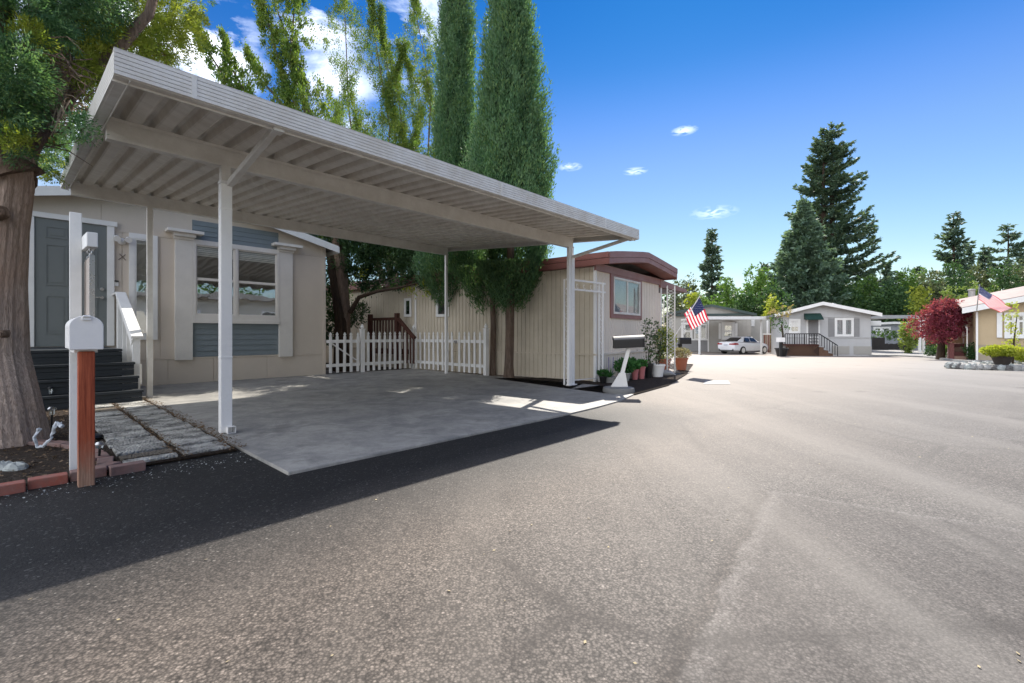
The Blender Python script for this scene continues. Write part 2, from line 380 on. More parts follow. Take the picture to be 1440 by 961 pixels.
    cc = n.mix(n.math('MULTIPLY', n.ramp(n.math('DIVIDE', n.math('ADD', fy, n.math('MULTIPLY', n.noise(.6, 4), 5.0)), 24.0), [(.16, 0), (.75, 1)]), .8), cc, (.27, .25, .228))
    cc = n.mix(n.math('MULTIPLY', n.ramp(n.noise(1.15, 3, .5), [(.66, 0), (.74, 1)]), .45), cc, (.04, .034, .03))      # oil drips
    # carport shadow painted into the asphalt colour, a dark band along the slab
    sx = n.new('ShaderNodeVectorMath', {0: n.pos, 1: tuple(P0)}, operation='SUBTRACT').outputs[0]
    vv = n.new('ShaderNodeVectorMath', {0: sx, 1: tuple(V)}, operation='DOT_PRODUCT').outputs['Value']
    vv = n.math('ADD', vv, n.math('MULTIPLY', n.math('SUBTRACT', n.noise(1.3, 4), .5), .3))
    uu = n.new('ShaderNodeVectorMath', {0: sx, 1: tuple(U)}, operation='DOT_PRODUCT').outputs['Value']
    shade_band = n.math('MULTIPLY', n.ramp(n.math('DIVIDE', n.math('ADD', vv, 3.6), 1.2), [(0, 0), (1, 1)]), n.ramp(n.math('DIVIDE', n.math('SUBTRACT', 5.2, uu), 1.8), [(0, 0), (1, 1)]))
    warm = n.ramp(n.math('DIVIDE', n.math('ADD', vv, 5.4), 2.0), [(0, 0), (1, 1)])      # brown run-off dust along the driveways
    cc = n.mix(n.math('MULTIPLY', warm, n.math('SUBTRACT', 1.0, shade_band)), cc, n.mix(1.0, cc, (1.15, 1.06, .97), 'MULTIPLY'))
    cc = n.mix(n.math('MULTIPLY', shade_band, .94), cc, n.mix(n.ramp(vc, [(.8, 0), (1, 1)]), (.009, .009, .009), (.11, .11, .10)))
    h = n.math('ADD', n.math('MULTIPLY', vd, -.7), n.math('MULTIPLY', n.noise(260, 3), .8))
    hb = n.math('ADD', n.math('MULTIPLY', n.noise(3, 4), 1.0), n.math('MULTIPLY', m1, .5))
    nm = n.bump(h, .5, .003, n.bump(hb, .25, .03))
    return n.finish(cc, .72, nm, spec=.28)
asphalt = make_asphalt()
def make_conc(name, a, b, dark=(.10, .10, .10), spec=.4):
    n = Nt(name); big = n.ramp(n.noise(.7, 6, .65, None, .4), [(.3, 0), (.7, 1)])
    st = n.ramp(n.noise(2.2, 7, .7, None, .8), [(.42, 0), (.62, 1)])
    cc = n.mix(big, a, b); cc = n.mix(n.math('MULTIPLY', st, .6), cc, dark); cc = n.mix(n.math('MULTIPLY', n.ramp(n.noise(11, 7, .8), [(.42, 0), (.60, 1)]), .35), cc, dark); cc = n.mix(n.math('MULTIPLY', n.ramp(n.noise(1.7, 5, .7), [(.56, 0), (.66, 1)]), .5), cc, (.075, .068, .06))
    g = n.noise(140, 4); cc = n.mix(.25, cc, n.mix(g, (.05, .05, .05), (.55, .55, .52)))
    br = n.new('ShaderNodeMapping', {'Vector': n.pos, 'Rotation': (0, 0, -UA), 'Scale': (8, 120, 1)}).outputs[0]
    h = n.math('ADD', n.noise(1, 3, .6, br), n.math('MULTIPLY', g, .6))
    return n.finish(cc, .6, n.bump(h, .35, .006), spec=spec)
conc = make_conc('driveway_concrete', (.27, .252, .225), (.47, .44, .385))
concl = make_conc('pale_concrete', (.32, .31, .29), (.42, .41, .38))
def make_agg(name, a, b, scale=70):
    n = Nt(name); v = n.new('ShaderNodeTexVoronoi', {'Vector': n.pos, 'Scale': float(scale)})
    r = n.ramp(v.outputs['Color'], [(0, 0), (1, 1)]); tuft = n.ramp(n.noise(6.5, 3, .6), [(.36, 0), (.64, 1)]); cc = n.mix(n.math('ADD', n.math('MULTIPLY', r, .4), n.math('MULTIPLY', tuft, .6)), a, b)
    cc = n.mix(n.math('MULTIPLY', n.ramp(n.noise(3, 5), [(.4, 0), (.65, 1)]), .45), cc, tuple(x*.55 for x in a))
    return n.finish(cc, .75, n.bump(n.math('MULTIPLY', v.outputs['Distance'], -1.), 1., .02), spec=.35)
agg = make_agg('exposed_aggregate', (.09, .088, .08), (.66, .64, .58), 52); agg2 = make_agg('sandy_aggregate', (.13, .11, .085), (.24, .20, .15))
gravel = make_agg('pale_gravel', (.16, .15, .14), (.5, .48, .45), 30)
def make_soil(name, a, b):
    n = Nt(name); g = n.noise(22, 8, .75); v = n.new('ShaderNodeTexVoronoi', {'Vector': n.pos, 'Scale': 45.0})
    cc = n.mix(n.ramp(g, [(.3, 0), (.7, 1)]), a, b); cc = n.mix(n.math('MULTIPLY', n.ramp(v.outputs['Color'], [(.75, 0), (1, 1)]), .5), cc, tuple(min(1, x*2.4) for x in b))
    return n.finish(cc, .95, n.bump(g, 1, .04), spec=.15)
soil = make_soil('garden_soil', (.022, .016, .012), (.07, .052, .04)); dirt = make_soil('dry_ground', (.06, .05, .038), (.13, .11, .085))
brickm = paint('red_brick', (.33, .10, .07), .85, .8, 14, .35, 50, bump=.8, dirtcol=(.20, .17, .15)); brick2 = paint('mauve_brick', (.24, .14, .12), .85, .8, 14, .4, 50, bump=.8, dirtcol=(.16, .15, .14))
stonem = paint('pale_stone', (.36, .38, .36), .8, .4, 8, .4, 30, bump=.8)

# ------------------------------------------------------------------ leaves
def leafobj(name, pts, dirs, Ln, Wd, mat_, parent=None, jit=.4, droop=0, kind=None):
    pts = np.asarray(pts, float); n = len(pts); d = np.asarray(dirs, float) + rng.normal(0, jit, (n, 3)); d[:, 2] -= droop
    d /= np.linalg.norm(d, axis=1)[:, None]+1e-9
    r = rng.normal(0, 1, (n, 3)); w_ = np.cross(d, r); w_ /= np.linalg.norm(w_, axis=1)[:, None]+1e-9
    s = rng.uniform(.6, 1.35, (n, 1)); l_ = d*Ln*s; ww = w_*Wd*s*.5
    nn = np.cross(d, w_)*Wd*.25
    vs = np.empty((n, 4, 3)); vs[:, 0] = pts; vs[:, 1] = pts+l_*.45+ww+nn; vs[:, 2] = pts+l_; vs[:, 3] = pts+l_*.45-ww+nn
    vs = vs.reshape(-1, 3); org = Vector((pts[:, 0].mean(), pts[:, 1].mean(), pts[:, 2].min()))
    me = bpy.data.meshes.new(name); me.vertices.add(4*n); me.vertices.foreach_set('co', (vs-np.array(org)).ravel())
    me.loops.add(4*n); me.loops.foreach_set('vertex_index', np.arange(4*n)); me.polygons.add(n)
    me.polygons.foreach_set('loop_start', np.arange(n)*4); me.polygons.foreach_set('loop_total', np.full(n, 4))
    me.materials.append(mat_); me.update(calc_edges=True)
    return link_mesh(name, me, parent, org)
def inblob(c, r, n, shell=.55):
    """points in an ellipsoid, thicker towards its skin, with the outward direction"""
    d = rng.normal(0, 1, (n, 3)); d /= np.linalg.norm(d, axis=1)[:, None]
    q = rng.uniform(shell**3, 1, n)**(1/3)
    return np.array(c)+d*q[:, None]*np.array(r), d
def clumpcloud(blobs, per, clump_r, n_clump_per, shell=.5, upward=.3):
    """small tufts on big ellipsoids: gives gaps and light and dark clumps"""
    A = []; D = []
    for (c, r) in blobs:
        r = np.array(r if hasattr(r, '__len__') else (r, r, r), float)
        vol = (r[0]*r[1]+r[1]*r[2]+r[0]*r[2])/3
        nc = max(4, int(per*vol)); cc, dd = inblob(c, r, nc, shell)
        for i in range(nc):
            k = n_clump_per; s = clump_r*rng.uniform(.55, 1.3)
            p = cc[i]+rng.normal(0, 1, (k, 3))*s*.5
            A.append(p); D.append(np.repeat((dd[i]+np.array([0, 0, upward])+rng.normal(0, .35, 3))[None], k, 0)+rng.normal(0, .25, (k, 3)))
    return np.concatenate(A), np.concatenate(D)
def crown(name, blobs, mat_, parent, per=30, cr=.25, k=14, size=(.12, .07), shell=.5, upward=.3, droop=0):
    a, d = clumpcloud(blobs, per, cr, k, shell, upward); return leafobj(name, a, d, size[0], size[1], mat_, parent, .5, droop)
def trunk_path(a, b, n=6, wob=.1):
    a = Vector(a); b = Vector(b)
    return [a.lerp(b, i/(n-1))+Vector((random.uniform(-wob, wob), random.uniform(-wob, wob), 0))*(1 if 0 < i < n-1 else 0) for i in range(n)]

# ================================================================== THE SETTING
def sheet(name, poly, z, mat_, thick=0, label=None, step=None):
    """flat sheet (or slab) whose outline is given in world x,y; follows the fall of the ground"""
    b = MB(); pts = [Vector((p[0], p[1], gz(p[1])+z)) for p in poly]
    if thick: b.prism([p-Vector((0, 0, thick)) for p in pts], (0, 0, thick))
    else: b.add(pts, [tuple(range(len(pts)))])
    o = b.build(name, mat_); o['kind'] = 'structure'
    return o
def grid(name, x0, x1, ys, z, mat_):
    b = MB(); vs = []
    for y in ys: vs += [(x0, y, gz(y)+z), (x1, y, gz(y)+z)]
    b.add(vs, [(2*i, 2*i+1, 2*i+3, 2*i+2) for i in range(len(ys)-1)])
    o = b.build(name, mat_); o['kind'] = 'structure'; return o
grid('ground', -900, 900, [-300, -20, 13, 20, 30, 38, 60, 900], -.03, dirt)
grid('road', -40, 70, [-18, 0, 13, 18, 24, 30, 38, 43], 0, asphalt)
def Lp(u, v): p = L(u, v); return (p.x, p.y)
sheet('garden_bed', [Lp(-12, -.85), Lp(-.93, -.85), Lp(-.12, -.85), Lp(-.12, 6.1), Lp(-12, 6.1)], .018, soil)
sheet('back_yard_ground', [Lp(-12, 6.12), Lp(7.2, 6.12), Lp(7.2, 2.3), Lp(9, 2.1), Lp(26, 8), Lp(26, 40), Lp(-12, 40)], .024, dirt)
bp = [G(690, 533), G(803, 549), G(850, 555), G(893, 556), G(940, 543), G(966, 527), G(975, 513), G(935, 512), G(840, 532)]
sheet('house_side_shade_bed', [(p.x, p.y) for p in bp], .022, soil)  # some bed soil, but mostly ground shadow put in as a dark sheet
# driveway slab in two pours
d1 = MB(); d1.prism([L(-.1, -1.9, -.05), L(3.29, -1.93, -.05), L(3.29, 6.04, -.05), L(-.1, 6.04, -.05)], (0, 0, .075))
o = d1.build('driveway', conc, None, bevel=.008); o['kind'] = 'structure'
d2 = MB(); d2.prism([L(3.302, -1.93, -.05), L(4.1, -1.9, -.05), L(4.9, -1.82, -.05), L(5.7, -1.62, -.05), L(6.35, -1.32, -.05), L(6.5, -.6, -.05), L(6.45, 2.75, -.05), L(6.6, 6.04, -.05), L(3.302, 6.04, -.05)], (0, 0, .072))
d2.build('driveway_panel', conc, o, bevel=.008)
# walkway: two columns of exposed-aggregate pavers
wk = MB(); wk.prism([L(-.92, -.83, .0), L(-.13, -.83, .0), L(-.13, 3.5, .0), L(-.92, 3.5, .0)], (0, 0, .026))
wo_ = wk.build('walkway', soil); wo_['kind'] = 'structure'
for ci, (u0, u1) in enumerate([(-.90, -.545), (-.50, -.16)]):
    v = -.80+(.03 if ci else 0); k = 0
    while v < 3.25:
        ln = random.uniform(.30, .44) if not (k in (0, 1) and ci == 0) else (.13, .14)[k]
        b = MB(); z = random.uniform(-.003, .006); j = lambda: random.uniform(-.013, .013)
        b.prism([L(u0+j(), v+j(), .02), L(u1+j(), v+j(), .02), L(u1+j(), v+ln+j(), .02), L(u0+j(), v+ln+j(), .02)], (0, 0, .026+z))
        b.build('paver', agg2 if (k == 1 and ci == 0) or random.random() < .1 else agg, wo_, bevel=.006)
        v += ln+random.uniform(.05, .08); k += 1
# bricks round the bed
br = bpy.data.objects.new('brick_edging', None); col.objects.link(br); br.location = L(-1.5, -.9); br['kind'] = 'structure'
u = -2.9; k = 0
while u < -.92:
    lnb = random.uniform(.19, .225); tl = random.uniform(-.05, .05)
    b = MB(); c = L(u+lnb/2, -.93+random.uniform(-.012, .012)+.04*math.sin(k), -.005); b.box(c, lnb-.012, .095, .062+random.uniform(0, .014), UA+tl)
    b.build('brick', brickm if k < 8 else brick2, br, bevel=.006); u += lnb; k += 1
for (u, v, a) in [(-1.02, -.76, .6), (-.99, -.56, 1.45), (-1.0, -.34, 1.6), (-1.02, -.12, 1.7), (-1.06, .1, 1.8), (-1.12, .32, 1.9), (-1.2, .53, 2.0), (-1.32, .73, 2.2), (-1.48, .9, 2.4), (-1.68, 1.03, 2.7)]:
    b = MB(); b.box(L(u, v, 0), .2, .1, .05, UA+a); b.build('brick', brick2, br, bevel=.006)
def rock(p, r, mat_, name, label, cat, group=None, fl=.6, parent=None):
    b = MB(); prof = []; n = 9; m = 5; vs = []
    for i in range(m+1):
        t = math.pi*(i/m)*.62
        for k in range(n):
            a = 2*math.pi*k/n; q = r*random.uniform(.82, 1.15)
            vs.append((p[0]+q*math.sin(t+.05)*math.cos(a)*1.15, p[1]+q*math.sin(t+.05)*math.sin(a), p[2]-r*fl*.4+q*math.cos(t)*fl+r*fl*.1))
    b.add(vs, [(i*n+k, (i+1)*n+k, (i+1)*n+(k+1) % n, i*n+(k+1) % n) for i in range(m) for k in range(n)]+[tuple(range(n))])
    o = b.build(name, mat_, parent)
    if label: tag(o, label, cat, group)
    return o
for (px, py, r, lab) in [(22, 663, .075, 'pale grey garden stone behind the brick edging, nearest the mailbox'), (2, 662, .08, 'pale grey garden stone behind the brick edging at the photo edge')]:
    rock(G(px, py)+Vector((0, 0, .03)), r, stonem, 'garden_stone', lab, 'stone', 'garden stones behind the bricks', .7)
# debris beside the slab and on the beds
def litter(name, region, n, size, mat_, z=.03):
    b = MB()
    for i in range(n):
        u, v = region(); c = L(u, v, z+random.uniform(0, .008)); s = size*random.uniform(.5, 1.4); a = random.uniform(0, 6.28)
        t = Vector((math.cos(a), math.sin(a), random.uniform(-.3, .3)))*s; q = Vector((-math.sin(a), math.cos(a), random.uniform(-.3, .5)))*s*.5
        b.add([c-t, c-q, c+t, c+q+Vector((0, 0, s*.3))], [(0, 1, 2), (0, 2, 3)])
    o = b.build(name, mat_); o['kind'] = 'stuff'; return o
leaflit = leafmat('dead_leaf', (.12, .07, .035), (.20, .13, .07), (.05, .035, .02), .1)
litter('leaf_litter', lambda: (random.gauss(-.13, .05), random.uniform(-.9, 4)), 1500, .012, leaflit, .04)
litter('bed_litter', lambda: (random.uniform(-4, -.95), random.uniform(-.8, 3.2)), 5000, .014, leaflit, .022)
litter('walkway_litter', lambda: (random.gauss(-.52, .03), random.uniform(-.9, 3.4)), 900, .011, leaflit, .045)
def grit_region(): return random.uniform(-3, .8), random.gauss(-1.12, .12)
litter('edge_grit', grit_region, 900, .006, stonem, .006)

b = MB(); rs = random.Random(77)
for i in range(170):      # dry leaves and grit scattered on the road
    Yl = rs.uniform(1.2, 12); c = Vector((rs.uniform(-1.1, 1.2)*Yl, Yl, .004)); a = rs.uniform(0, 6.28); s_l = rs.uniform(.004, .011); t_ = Vector((math.cos(a), math.sin(a), 0))*s_l; q_ = Vector((-math.sin(a), math.cos(a), .3))*s_l*.5
    if toL(c)[1] > -2.0: continue
    b.add([c-t_, c-q_, c+t_, c+q_], [(0, 1, 2, 3)])
tag(b.build('road_litter', paint('pale_dry_leaf', (.42, .34, .20), .8)), kind='stuff')
# ================================================================== CARPORT
cp = thing('carport', L(0, 0), 'long white metal carport with a corrugated pan roof over the driveway', 'carport')
Fb = Face(P0, UA)                                         # beam line plane
def zr(v): return 2.985+.078*v
u0r, u1r = -1.02, 6.27
pw = (u1r-u0r-.02)/34
b = MB(); v0, v1 = -1.40, 4.13
prof = [(0, .0), (.62, 0), (.69, .008), (.80, .062), (.86, .07), (.93, .07), (1.0, .0)]
th = .004; cs = []
prof2 = [(0, .004), (.04, 0), (.44, 0), (.50, .006), (.66, .055), (.70, .062), (.84, .062), (.88, .055), (.97, .006), (1.0, .004)]
vs = []
for v in (v0, v1):
    for (a, z) in prof2: vs.append(L(u0r+.01+a*pw, v, zr(v)+z))
    for (a, z) in prof2[::-1]: vs.append(L(u0r+.01+a*pw, v, zr(v)+z+th))
n = len(prof2)*2
b.add(vs, [(i, (i+1) % n, n+(i+1) % n, n+i) for i in range(n)]+[tuple(range(n)), tuple(range(n, 2*n))[::-1]])
pan0 = b.build('roof_pan', panm, cp)
for i in range(1, 34): copy_to(pan0, cp, U*pw*i)
def fascia(a, bq, h, inward, name='fascia'):
    """ribbed gutter face between two points (top edge), h tall, with a return lip"""
    b = MB(); a = Vector(a); bq = Vector(bq); iw = Vector(inward); zz = Vector((0, 0, 1))
    def strip(z0, z1, d0, d1):
        q = [a+iw*d0-zz*z1, bq+iw*d0-zz*z1, bq+iw*d1-zz*z1, a+iw*d1-zz*z1]
        t = [p+zz*(z1-z0) for p in q]; b.hexa(q+t)
    n = 6; s = h/n
    for i in range(n): strip(i*s+.0022, (i+1)*s-.0022, -.009, .004)
    strip(0, h, .004, .010); strip(h-.003, h+.004, .010, .075); strip(h+.0045, h+.02, .07, .075); strip(-.004, 0, -.009, .06)
    return b.build(name, alu, cp)
zf = 2.955
for uu in (u0r+.42, 2.65, 5.1):
    b = MB(); b.fb(Face(L(0, -1.417), UA), uu, uu+.035, zf-.172, zf+.002, .008, .012); b.build('fascia_joint', alu, cp)
fascia(L(u0r-.012, -1.417, zf), L(u1r+.012, -1.417, zf), .172, V)
dz = .078*(4.15+1.417)
fascia(L(u0r, -1.405, zf), L(u0r, 4.14, zf+dz), .172, U)
fascia(L(u1r, -1.405, zf), L(u1r, 4.14, zf+dz), .15, -U)
fascia(L(u0r, 4.15, zf+dz), L(u1r, 4.15, zf+dz), .14, -V)
def ibeam(v, zt, h, w=.07):
    b = MB(); F = Face(L(0, v), UA)
    b.fb(F, u0r+.09, u1r-.08, zt-h+.012, zt-.012, -.022, .022)
    b.fb(F, u0r+.09, u1r-.08, zt-.012, zt, -w/2, w/2); b.fb(F, u0r+.09, u1r-.08, zt-h, zt-h+.012, -w/2, w/2)
    b.fb(F, u0r+.092, u1r-.082, zt-h+.012, zt-h+.03, w/2-.006, w/2-.001); b.fb(F, u0r+.092, u1r-.082, zt-.03, zt-.012, w/2-.006, w/2-.001)
    return b.build('beam', beamm, cp)
ibeam(0, 2.983, .20, .09); ibeam(3.97, 2.985+.078*3.97-.002, .185, .085)
# posts
def boxpost(u, v, wd, zt, name='post', m=whiteA, sub=True, dp=None):
    b = MB(); b.box(L(u, v, 0), wd, dp or wd, zt, UA); return b.build(name, m, cp, bevel=.004)
p = boxpost(0, 0, .085, 2.785, m=beamm)
b = MB(); b.box(L(.0, -.02, .035), .104, .09, 2.565, UA)
b.box(L(0, -.02, 2.60), .114, .10, .03, UA); b.box(L(0, -.02, .80), .110, .096, .02, UA); b.box(L(0, -.02, 2.33), .110, .096, .02, UA)
dn = b.build('downspout', whiteA, cp, bevel=.005)
b = MB()      # outlet elbow, an open mouth near the ground
c = L(.03, -.095, .03)
for (su, sz, du, dzz) in [(.075, .005, 0, 0), (.075, .005, 0, .065), (.005, .07, -.035, 0), (.005, .07, .035, 0)]:
    b.box(c+U*du+Vector((0, 0, dzz)), su, .07, sz, UA)
b.build('downspout_mouth', whiteA, dn)
p2 = boxpost(6.15, 0, .075, 2.785)
b = MB(); b.box(L(6.03, -.03, 0), .06, .06, 2.79, UA); b.box(L(6.225, .0, 0), .035, .05, 2.6, UA); b.box(L(6.12, -.03, 0), .26, .10, .04, UA); b.build('post', whiteA, cp, bevel=.003)
boxpost(0, 3.97, .075, 3.11, m=beamm); boxpost(6.15, 3.97, .065, 3.11)
for uu in (0.03, 6.15):
    b = MB(); b.beam(L(uu, -.03, 2.60), L(uu, -1.30, 2.80), .055, .055); b.box(L(uu, -1.33, 2.755), .085, .10, .10, UA); b.build('brace', alu, cp, bevel=.004)

# ================================================================== TAUPE MANUFACTURED HOME
V1 = 6.06
F1 = Face(L(0, V1), UA)
hm = thing('manufactured_home', L(.8, V1), 'taupe manufactured home with blue grey window bay behind the carport', 'house')
def zroof(u): return 4.02-.235*abs(u-.85)
uL, uR = -2.75, 3.85
# body: one closed volume, front gable facing the carport
b = MB()
out = [(uL, 0), (uR, 0), (uR, zroof(uR)-.06), (.85, zroof(.85)-.06), (uL, zroof(uL)-.06)]
b.prism([F1.p(u, z, 0) for (u, z) in out], -F1.n*13)
b.build('wall', taupe, hm)
def strips(F, parent, name, rects, m, d0, d1, bev=.003):
    for (a0, a1, z0, z1) in rects:
        b = MB(); b.fb(F, a0, a1, z0, z1, d0, d1); b.build(name, m, parent, bevel=bev)
zs = .53
# wall panels: skirting, main sheets, gable sheets
sk = [uL, -1.9, .62, 1.42, 2.5, uR]
for i in range(len(sk)-1):
    b = MB(); b.fb(F1, sk[i]+.003, sk[i+1]-.003, .02, zs, .002, .012); b.build('skirting_panel', taupe, hm, bevel=.003)
b = MB(); b.fb(F1, uL, uR, zs+.002, zs+.035, .0, .022); b.build('skirting_trim', taupe, hm, bevel=.002)
def ptop(u): return 2.98+.0*u
for (a, c) in [(uL, -1.42), (-1.41, -.10), (-.09, .49), (.5, .87), (2.98, uR)]:
    b = MB(); b.fb(F1, a+.002, c-.002, zs+.037, 3.0, .002, .010); b.build('wall_panel', taupe, hm, bevel=.002)
b = MB(); b.fb(F1, uL, uR, 3.002, 3.03, .0, .018); b.build('wall_batten', taupe, hm, bevel=.002)
for (a, c) in [(uL, -.4), (-.395, uR)]:
    b = MB(); q = [(a+.002, 3.032), (c-.002, 3.032), (c-.002, zroof(c)-.05)]+([(.85, zroof(.85)-.05)] if a < .85 < c else [])+[(a+.002, zroof(a)-.05)]
    b.prism([F1.p(u, z, .002) for (u, z) in q], F1.n*.008); b.build('gable_panel', taupe, hm)
b = MB(); b.fb(F1, uR-.02, uR+.045, .02, zroof(uR)-.07, -.06, .03); b.build('corner_trim', taupe, hm)
# roof and white rake boards
for (a, c, nm) in [(uL-.28, .85, 0), (.85, uR+.26, 1)]:
    b = MB(); b.prism([F1.p(a, zroof(a)-.05, .27), F1.p(c, zroof(c)-.05, .27), F1.p(c, zroof(c)+.03, .27), F1.p(a, zroof(a)+.03, .27)], -F1.n*13.4)
    rf = b.build('roof', paint('grey_shingle', (.16, .155, .15), .9, .3, 6, .4, 30), hm)
    b = MB(); b.prism([F1.p(a, zroof(a)-.13, .295), F1.p(c, zroof(c)-.13, .295), F1.p(c, zroof(c)+.035, .295), F1.p(a, zroof(a)+.035, .295)], -F1.n*.022)
    b.build('rake_board', white, hm)
b = MB(); b.prism([F1.p(uR+.262, zroof(uR+.26)-.14, .29), F1.p(uR+.285, zroof(uR+.26)-.14, .29), F1.p(uR+.285, zroof(uR+.26)+.02, .29), F1.p(uR+.262, zroof(uR+.26)+.02, .29)], -F1.n*13.4); b.build('eave_board', white, hm)
# blue bay: lap boards, each one proud at its foot
def laps(F, parent, a0, a1, z0, z1, pitch, m, name='lap_board', d=.006):
    n = max(1, round((z1-z0)/pitch)); s = (z1-z0)/n
    for i in range(n):
        b = MB(); za = z0+i*s+.001; zb = z0+(i+1)*s+.004
        q = [F.p(a0, za, .001), F.p(a1, za, .001), F.p(a1, za, d+.013), F.p(a0, za, d+.013)]
        t = [F.p(a0, zb-.004, .001), F.p(a1, zb-.004, .001), F.p(a1, zb-.004, d), F.p(a0, zb-.004, d)]
        b.add(q+t, [(0, 1, 2, 3), (7, 6, 5, 4), (3, 2, 6, 7), (0, 4, 5, 1), (1, 5, 6, 2), (0, 3, 7, 4)]); b.build(name, m, parent)
pa = F1.at(270, 400)[0]; pb = F1.at(391, 400)[0]
zw1 = F1.at(300, 341)[1]; zw0 = F1.at(300, 450)[1]
laps(F1, hm, pa, pb, zs+.037, zw0-.07, .115, slate, d=.013); laps(F1, hm, pa, pb, zw1, 3.45, .115, slate, d=.019)
# pilasters with corbelled heads
for (x0, x1) in [(245, 270), (391, 410)]:
    a0 = F1.at(x0, 400)[0]; a1 = F1.at(x1, 400)[0]; zb = zs-.02
    b = MB(); b.fb(F1, a0, a1, zb, 3.12, .0, .075); ps = b.build('pilaster', trimw, hm, bevel=.004)
    b = MB(); b.fb(F1, a0-.02, a1+.02, 3.0, 3.05, 0, .11); b.fb(F1, a0-.035, a1+.035, 3.05, 3.12, 0, .19); b.fb(F1, a0-.16, a1+.16, 3.12, 3.18, 0, .27); b.build('capital', trimw, ps, bevel=.004)
# windows
def window(F, parent, a0, a1, z0, z1, fr=.06, m=trimw, mull=(), rails=(), d=.05, blind=0.0, gm=None, backm=room, name='window', fw=None, blm=None, backd=.004):
    b = MB(); fw = fw or fr
    b.fb(F, a0, a1, z0, z0+fr, 0, d); b.fb(F, a0, a1, z1-fr, z1, 0, d); b.fb(F, a0, a0+fw, z0+fr, z1-fr, 0, d-.002); b.fb(F, a1-fw, a1, z0+fr, z1-fr, 0, d-.002)
    for mm in mull: b.fb(F, mm-fw*.55, mm+fw*.55, z0+fr, z1-fr, 0, d-.006)
    w_ = b.build(name, m, parent)
    cs_ = [a0+fw]+[x for mm in mull for x in (mm-fw*.55, mm+fw*.55)]+[a1-fw]
    b = MB(); b.fb(F, a0+fw*.5, a1-fw*.5, z0+fr*.5, z1-fr*.5, .001, backd); b.build('backing', backm, w_)
    for i in range(0, len(cs_), 2):
        x0, x1 = cs_[i], cs_[i+1]; zz = [z0+fr]+list(rails)+[z1-fr]
        for k in range(len(zz)-1):
            s = fr*.28; b = MB(); dd = d*(.72 if k == 0 else .55)
            b.fb(F, x0+.001, x1-.001, zz[k]+.001, zz[k]+s, dd-.02, dd+.004); b.fb(F, x0+.001, x1-.001, zz[k+1]-s, zz[k+1]-.001, dd-.02, dd+.004)
            b.fb(F, x0+.001, x0+s, zz[k]+s, zz[k+1]-s, dd-.02, dd+.003); b.fb(F, x1-s, x1-.001, zz[k]+s, zz[k+1]-s, dd-.02, dd+.003); b.build('sash', m, w_)
            b = MB(); b.fb(F, x0+s*.8, x1-s*.8, zz[k]+s*.8, zz[k+1]-s*.8, dd-.012, dd-.008); b.build('pane', gm or glass, w_)
        if blind:
            b = MB(); zt = z1-fr; hgt = (z1-z0-2*fr)*blind; k = max(2, int(hgt/.035))
            for j_ in range(k): q = zt-hgt*j_/k; b.fb(F, x0+.01, x1-.01, q-hgt/k*.8, q-.002, d*.28, d*.42)
            b.build('blind', blm or blindm, w_)
    return w_
aw0 = F1.at(270, 400)[0]+.002; aw1 = F1.at(391, 400)[0]-.002
am = F1.at(331, 400)[0]; zr_ = F1.at(300, 396)[1]
window(F1, hm, aw0, aw1, zw0+.0, zw1, .10, trimw, mull=(am,), rails=((zw0+zw1)/2+.02,), d=.085, blind=.16, fw=.05)
b = MB(); b.fb(F1, aw0, aw1, zw0-.075, zw0+.002, 0, .10); b.build('window_sill', trimw, hm, bevel=.003)
a0, z1 = F1.at(181, 327); a1, _ = F1.at(221, 400); z0 = F1.at(200, 478)[1]
z1 = F1.at(200, 330)[1]
window(F1, hm, a0, a1, z0, z1, .10, white, d=.05, fw=.085, rails=())
# door
a0, _ = F1.at(48, 400); a1, _ = F1.at(150, 400); zd0 = .83; zd1 = F1.at(100, 312)[1]
b = MB(); b.fb(F1, a0, a1, zd0, zd1, .005, .04); dr = b.build('door', doorm, hm)
b = MB(); tw = .105
b.fb(F1, a0-tw, a0, zd0, zd1, .0, .065); b.fb(F1, a1, a1+tw, zd0, zd1, .0, .065); b.fb(F1, a0-tw-.04, a1+tw+.04, zd1, zd1+.09, 0, .08); b.build('door_trim', white, hm, bevel=.003)
dw = a1-a0; dh = zd1-zd0
for (x0, x1) in [(.14, .44), (.56, .86)]:
    for (y0, y1) in [(.10, .40), (.48, .80), (.85, .94)]:
        b = MB(); q = (a0+dw*x0, a0+dw*x1, zd0+dh*y0, zd0+dh*y1)
        b.fb(F1, q[0], q[1], q[2], q[2]+.018, .04, .05); b.fb(F1, q[0], q[1], q[3]-.018, q[3], .04, .05); b.fb(F1, q[0], q[0]+.018, q[2]+.018, q[3]-.018, .04, .05); b.fb(F1, q[1]-.018, q[1], q[2]+.018, q[3]-.018, .04, .05)
        b.fb(F1, q[0]+.05, q[1]-.05, q[2]+.05, q[3]-.05, .04, .047); b.build('door_panel', doorm, dr)
for (px, py, r) in [(143, 407, .032), (143, 419, .03)]:
    a, z = F1.at(px, py); b = MB(); b.tube([F1.p(a, z, .04), F1.p(a, z, .06), F1.p(a, z, .062), F1.p(a, z, .09)], [r, r, r*.6, r*.6], 12)
    if r < .031: b.fb(F1, a-.10, a+.005, z-.01, z+.01, .085, .10)
    b.build('door_handle', metal, dr, smooth=True)
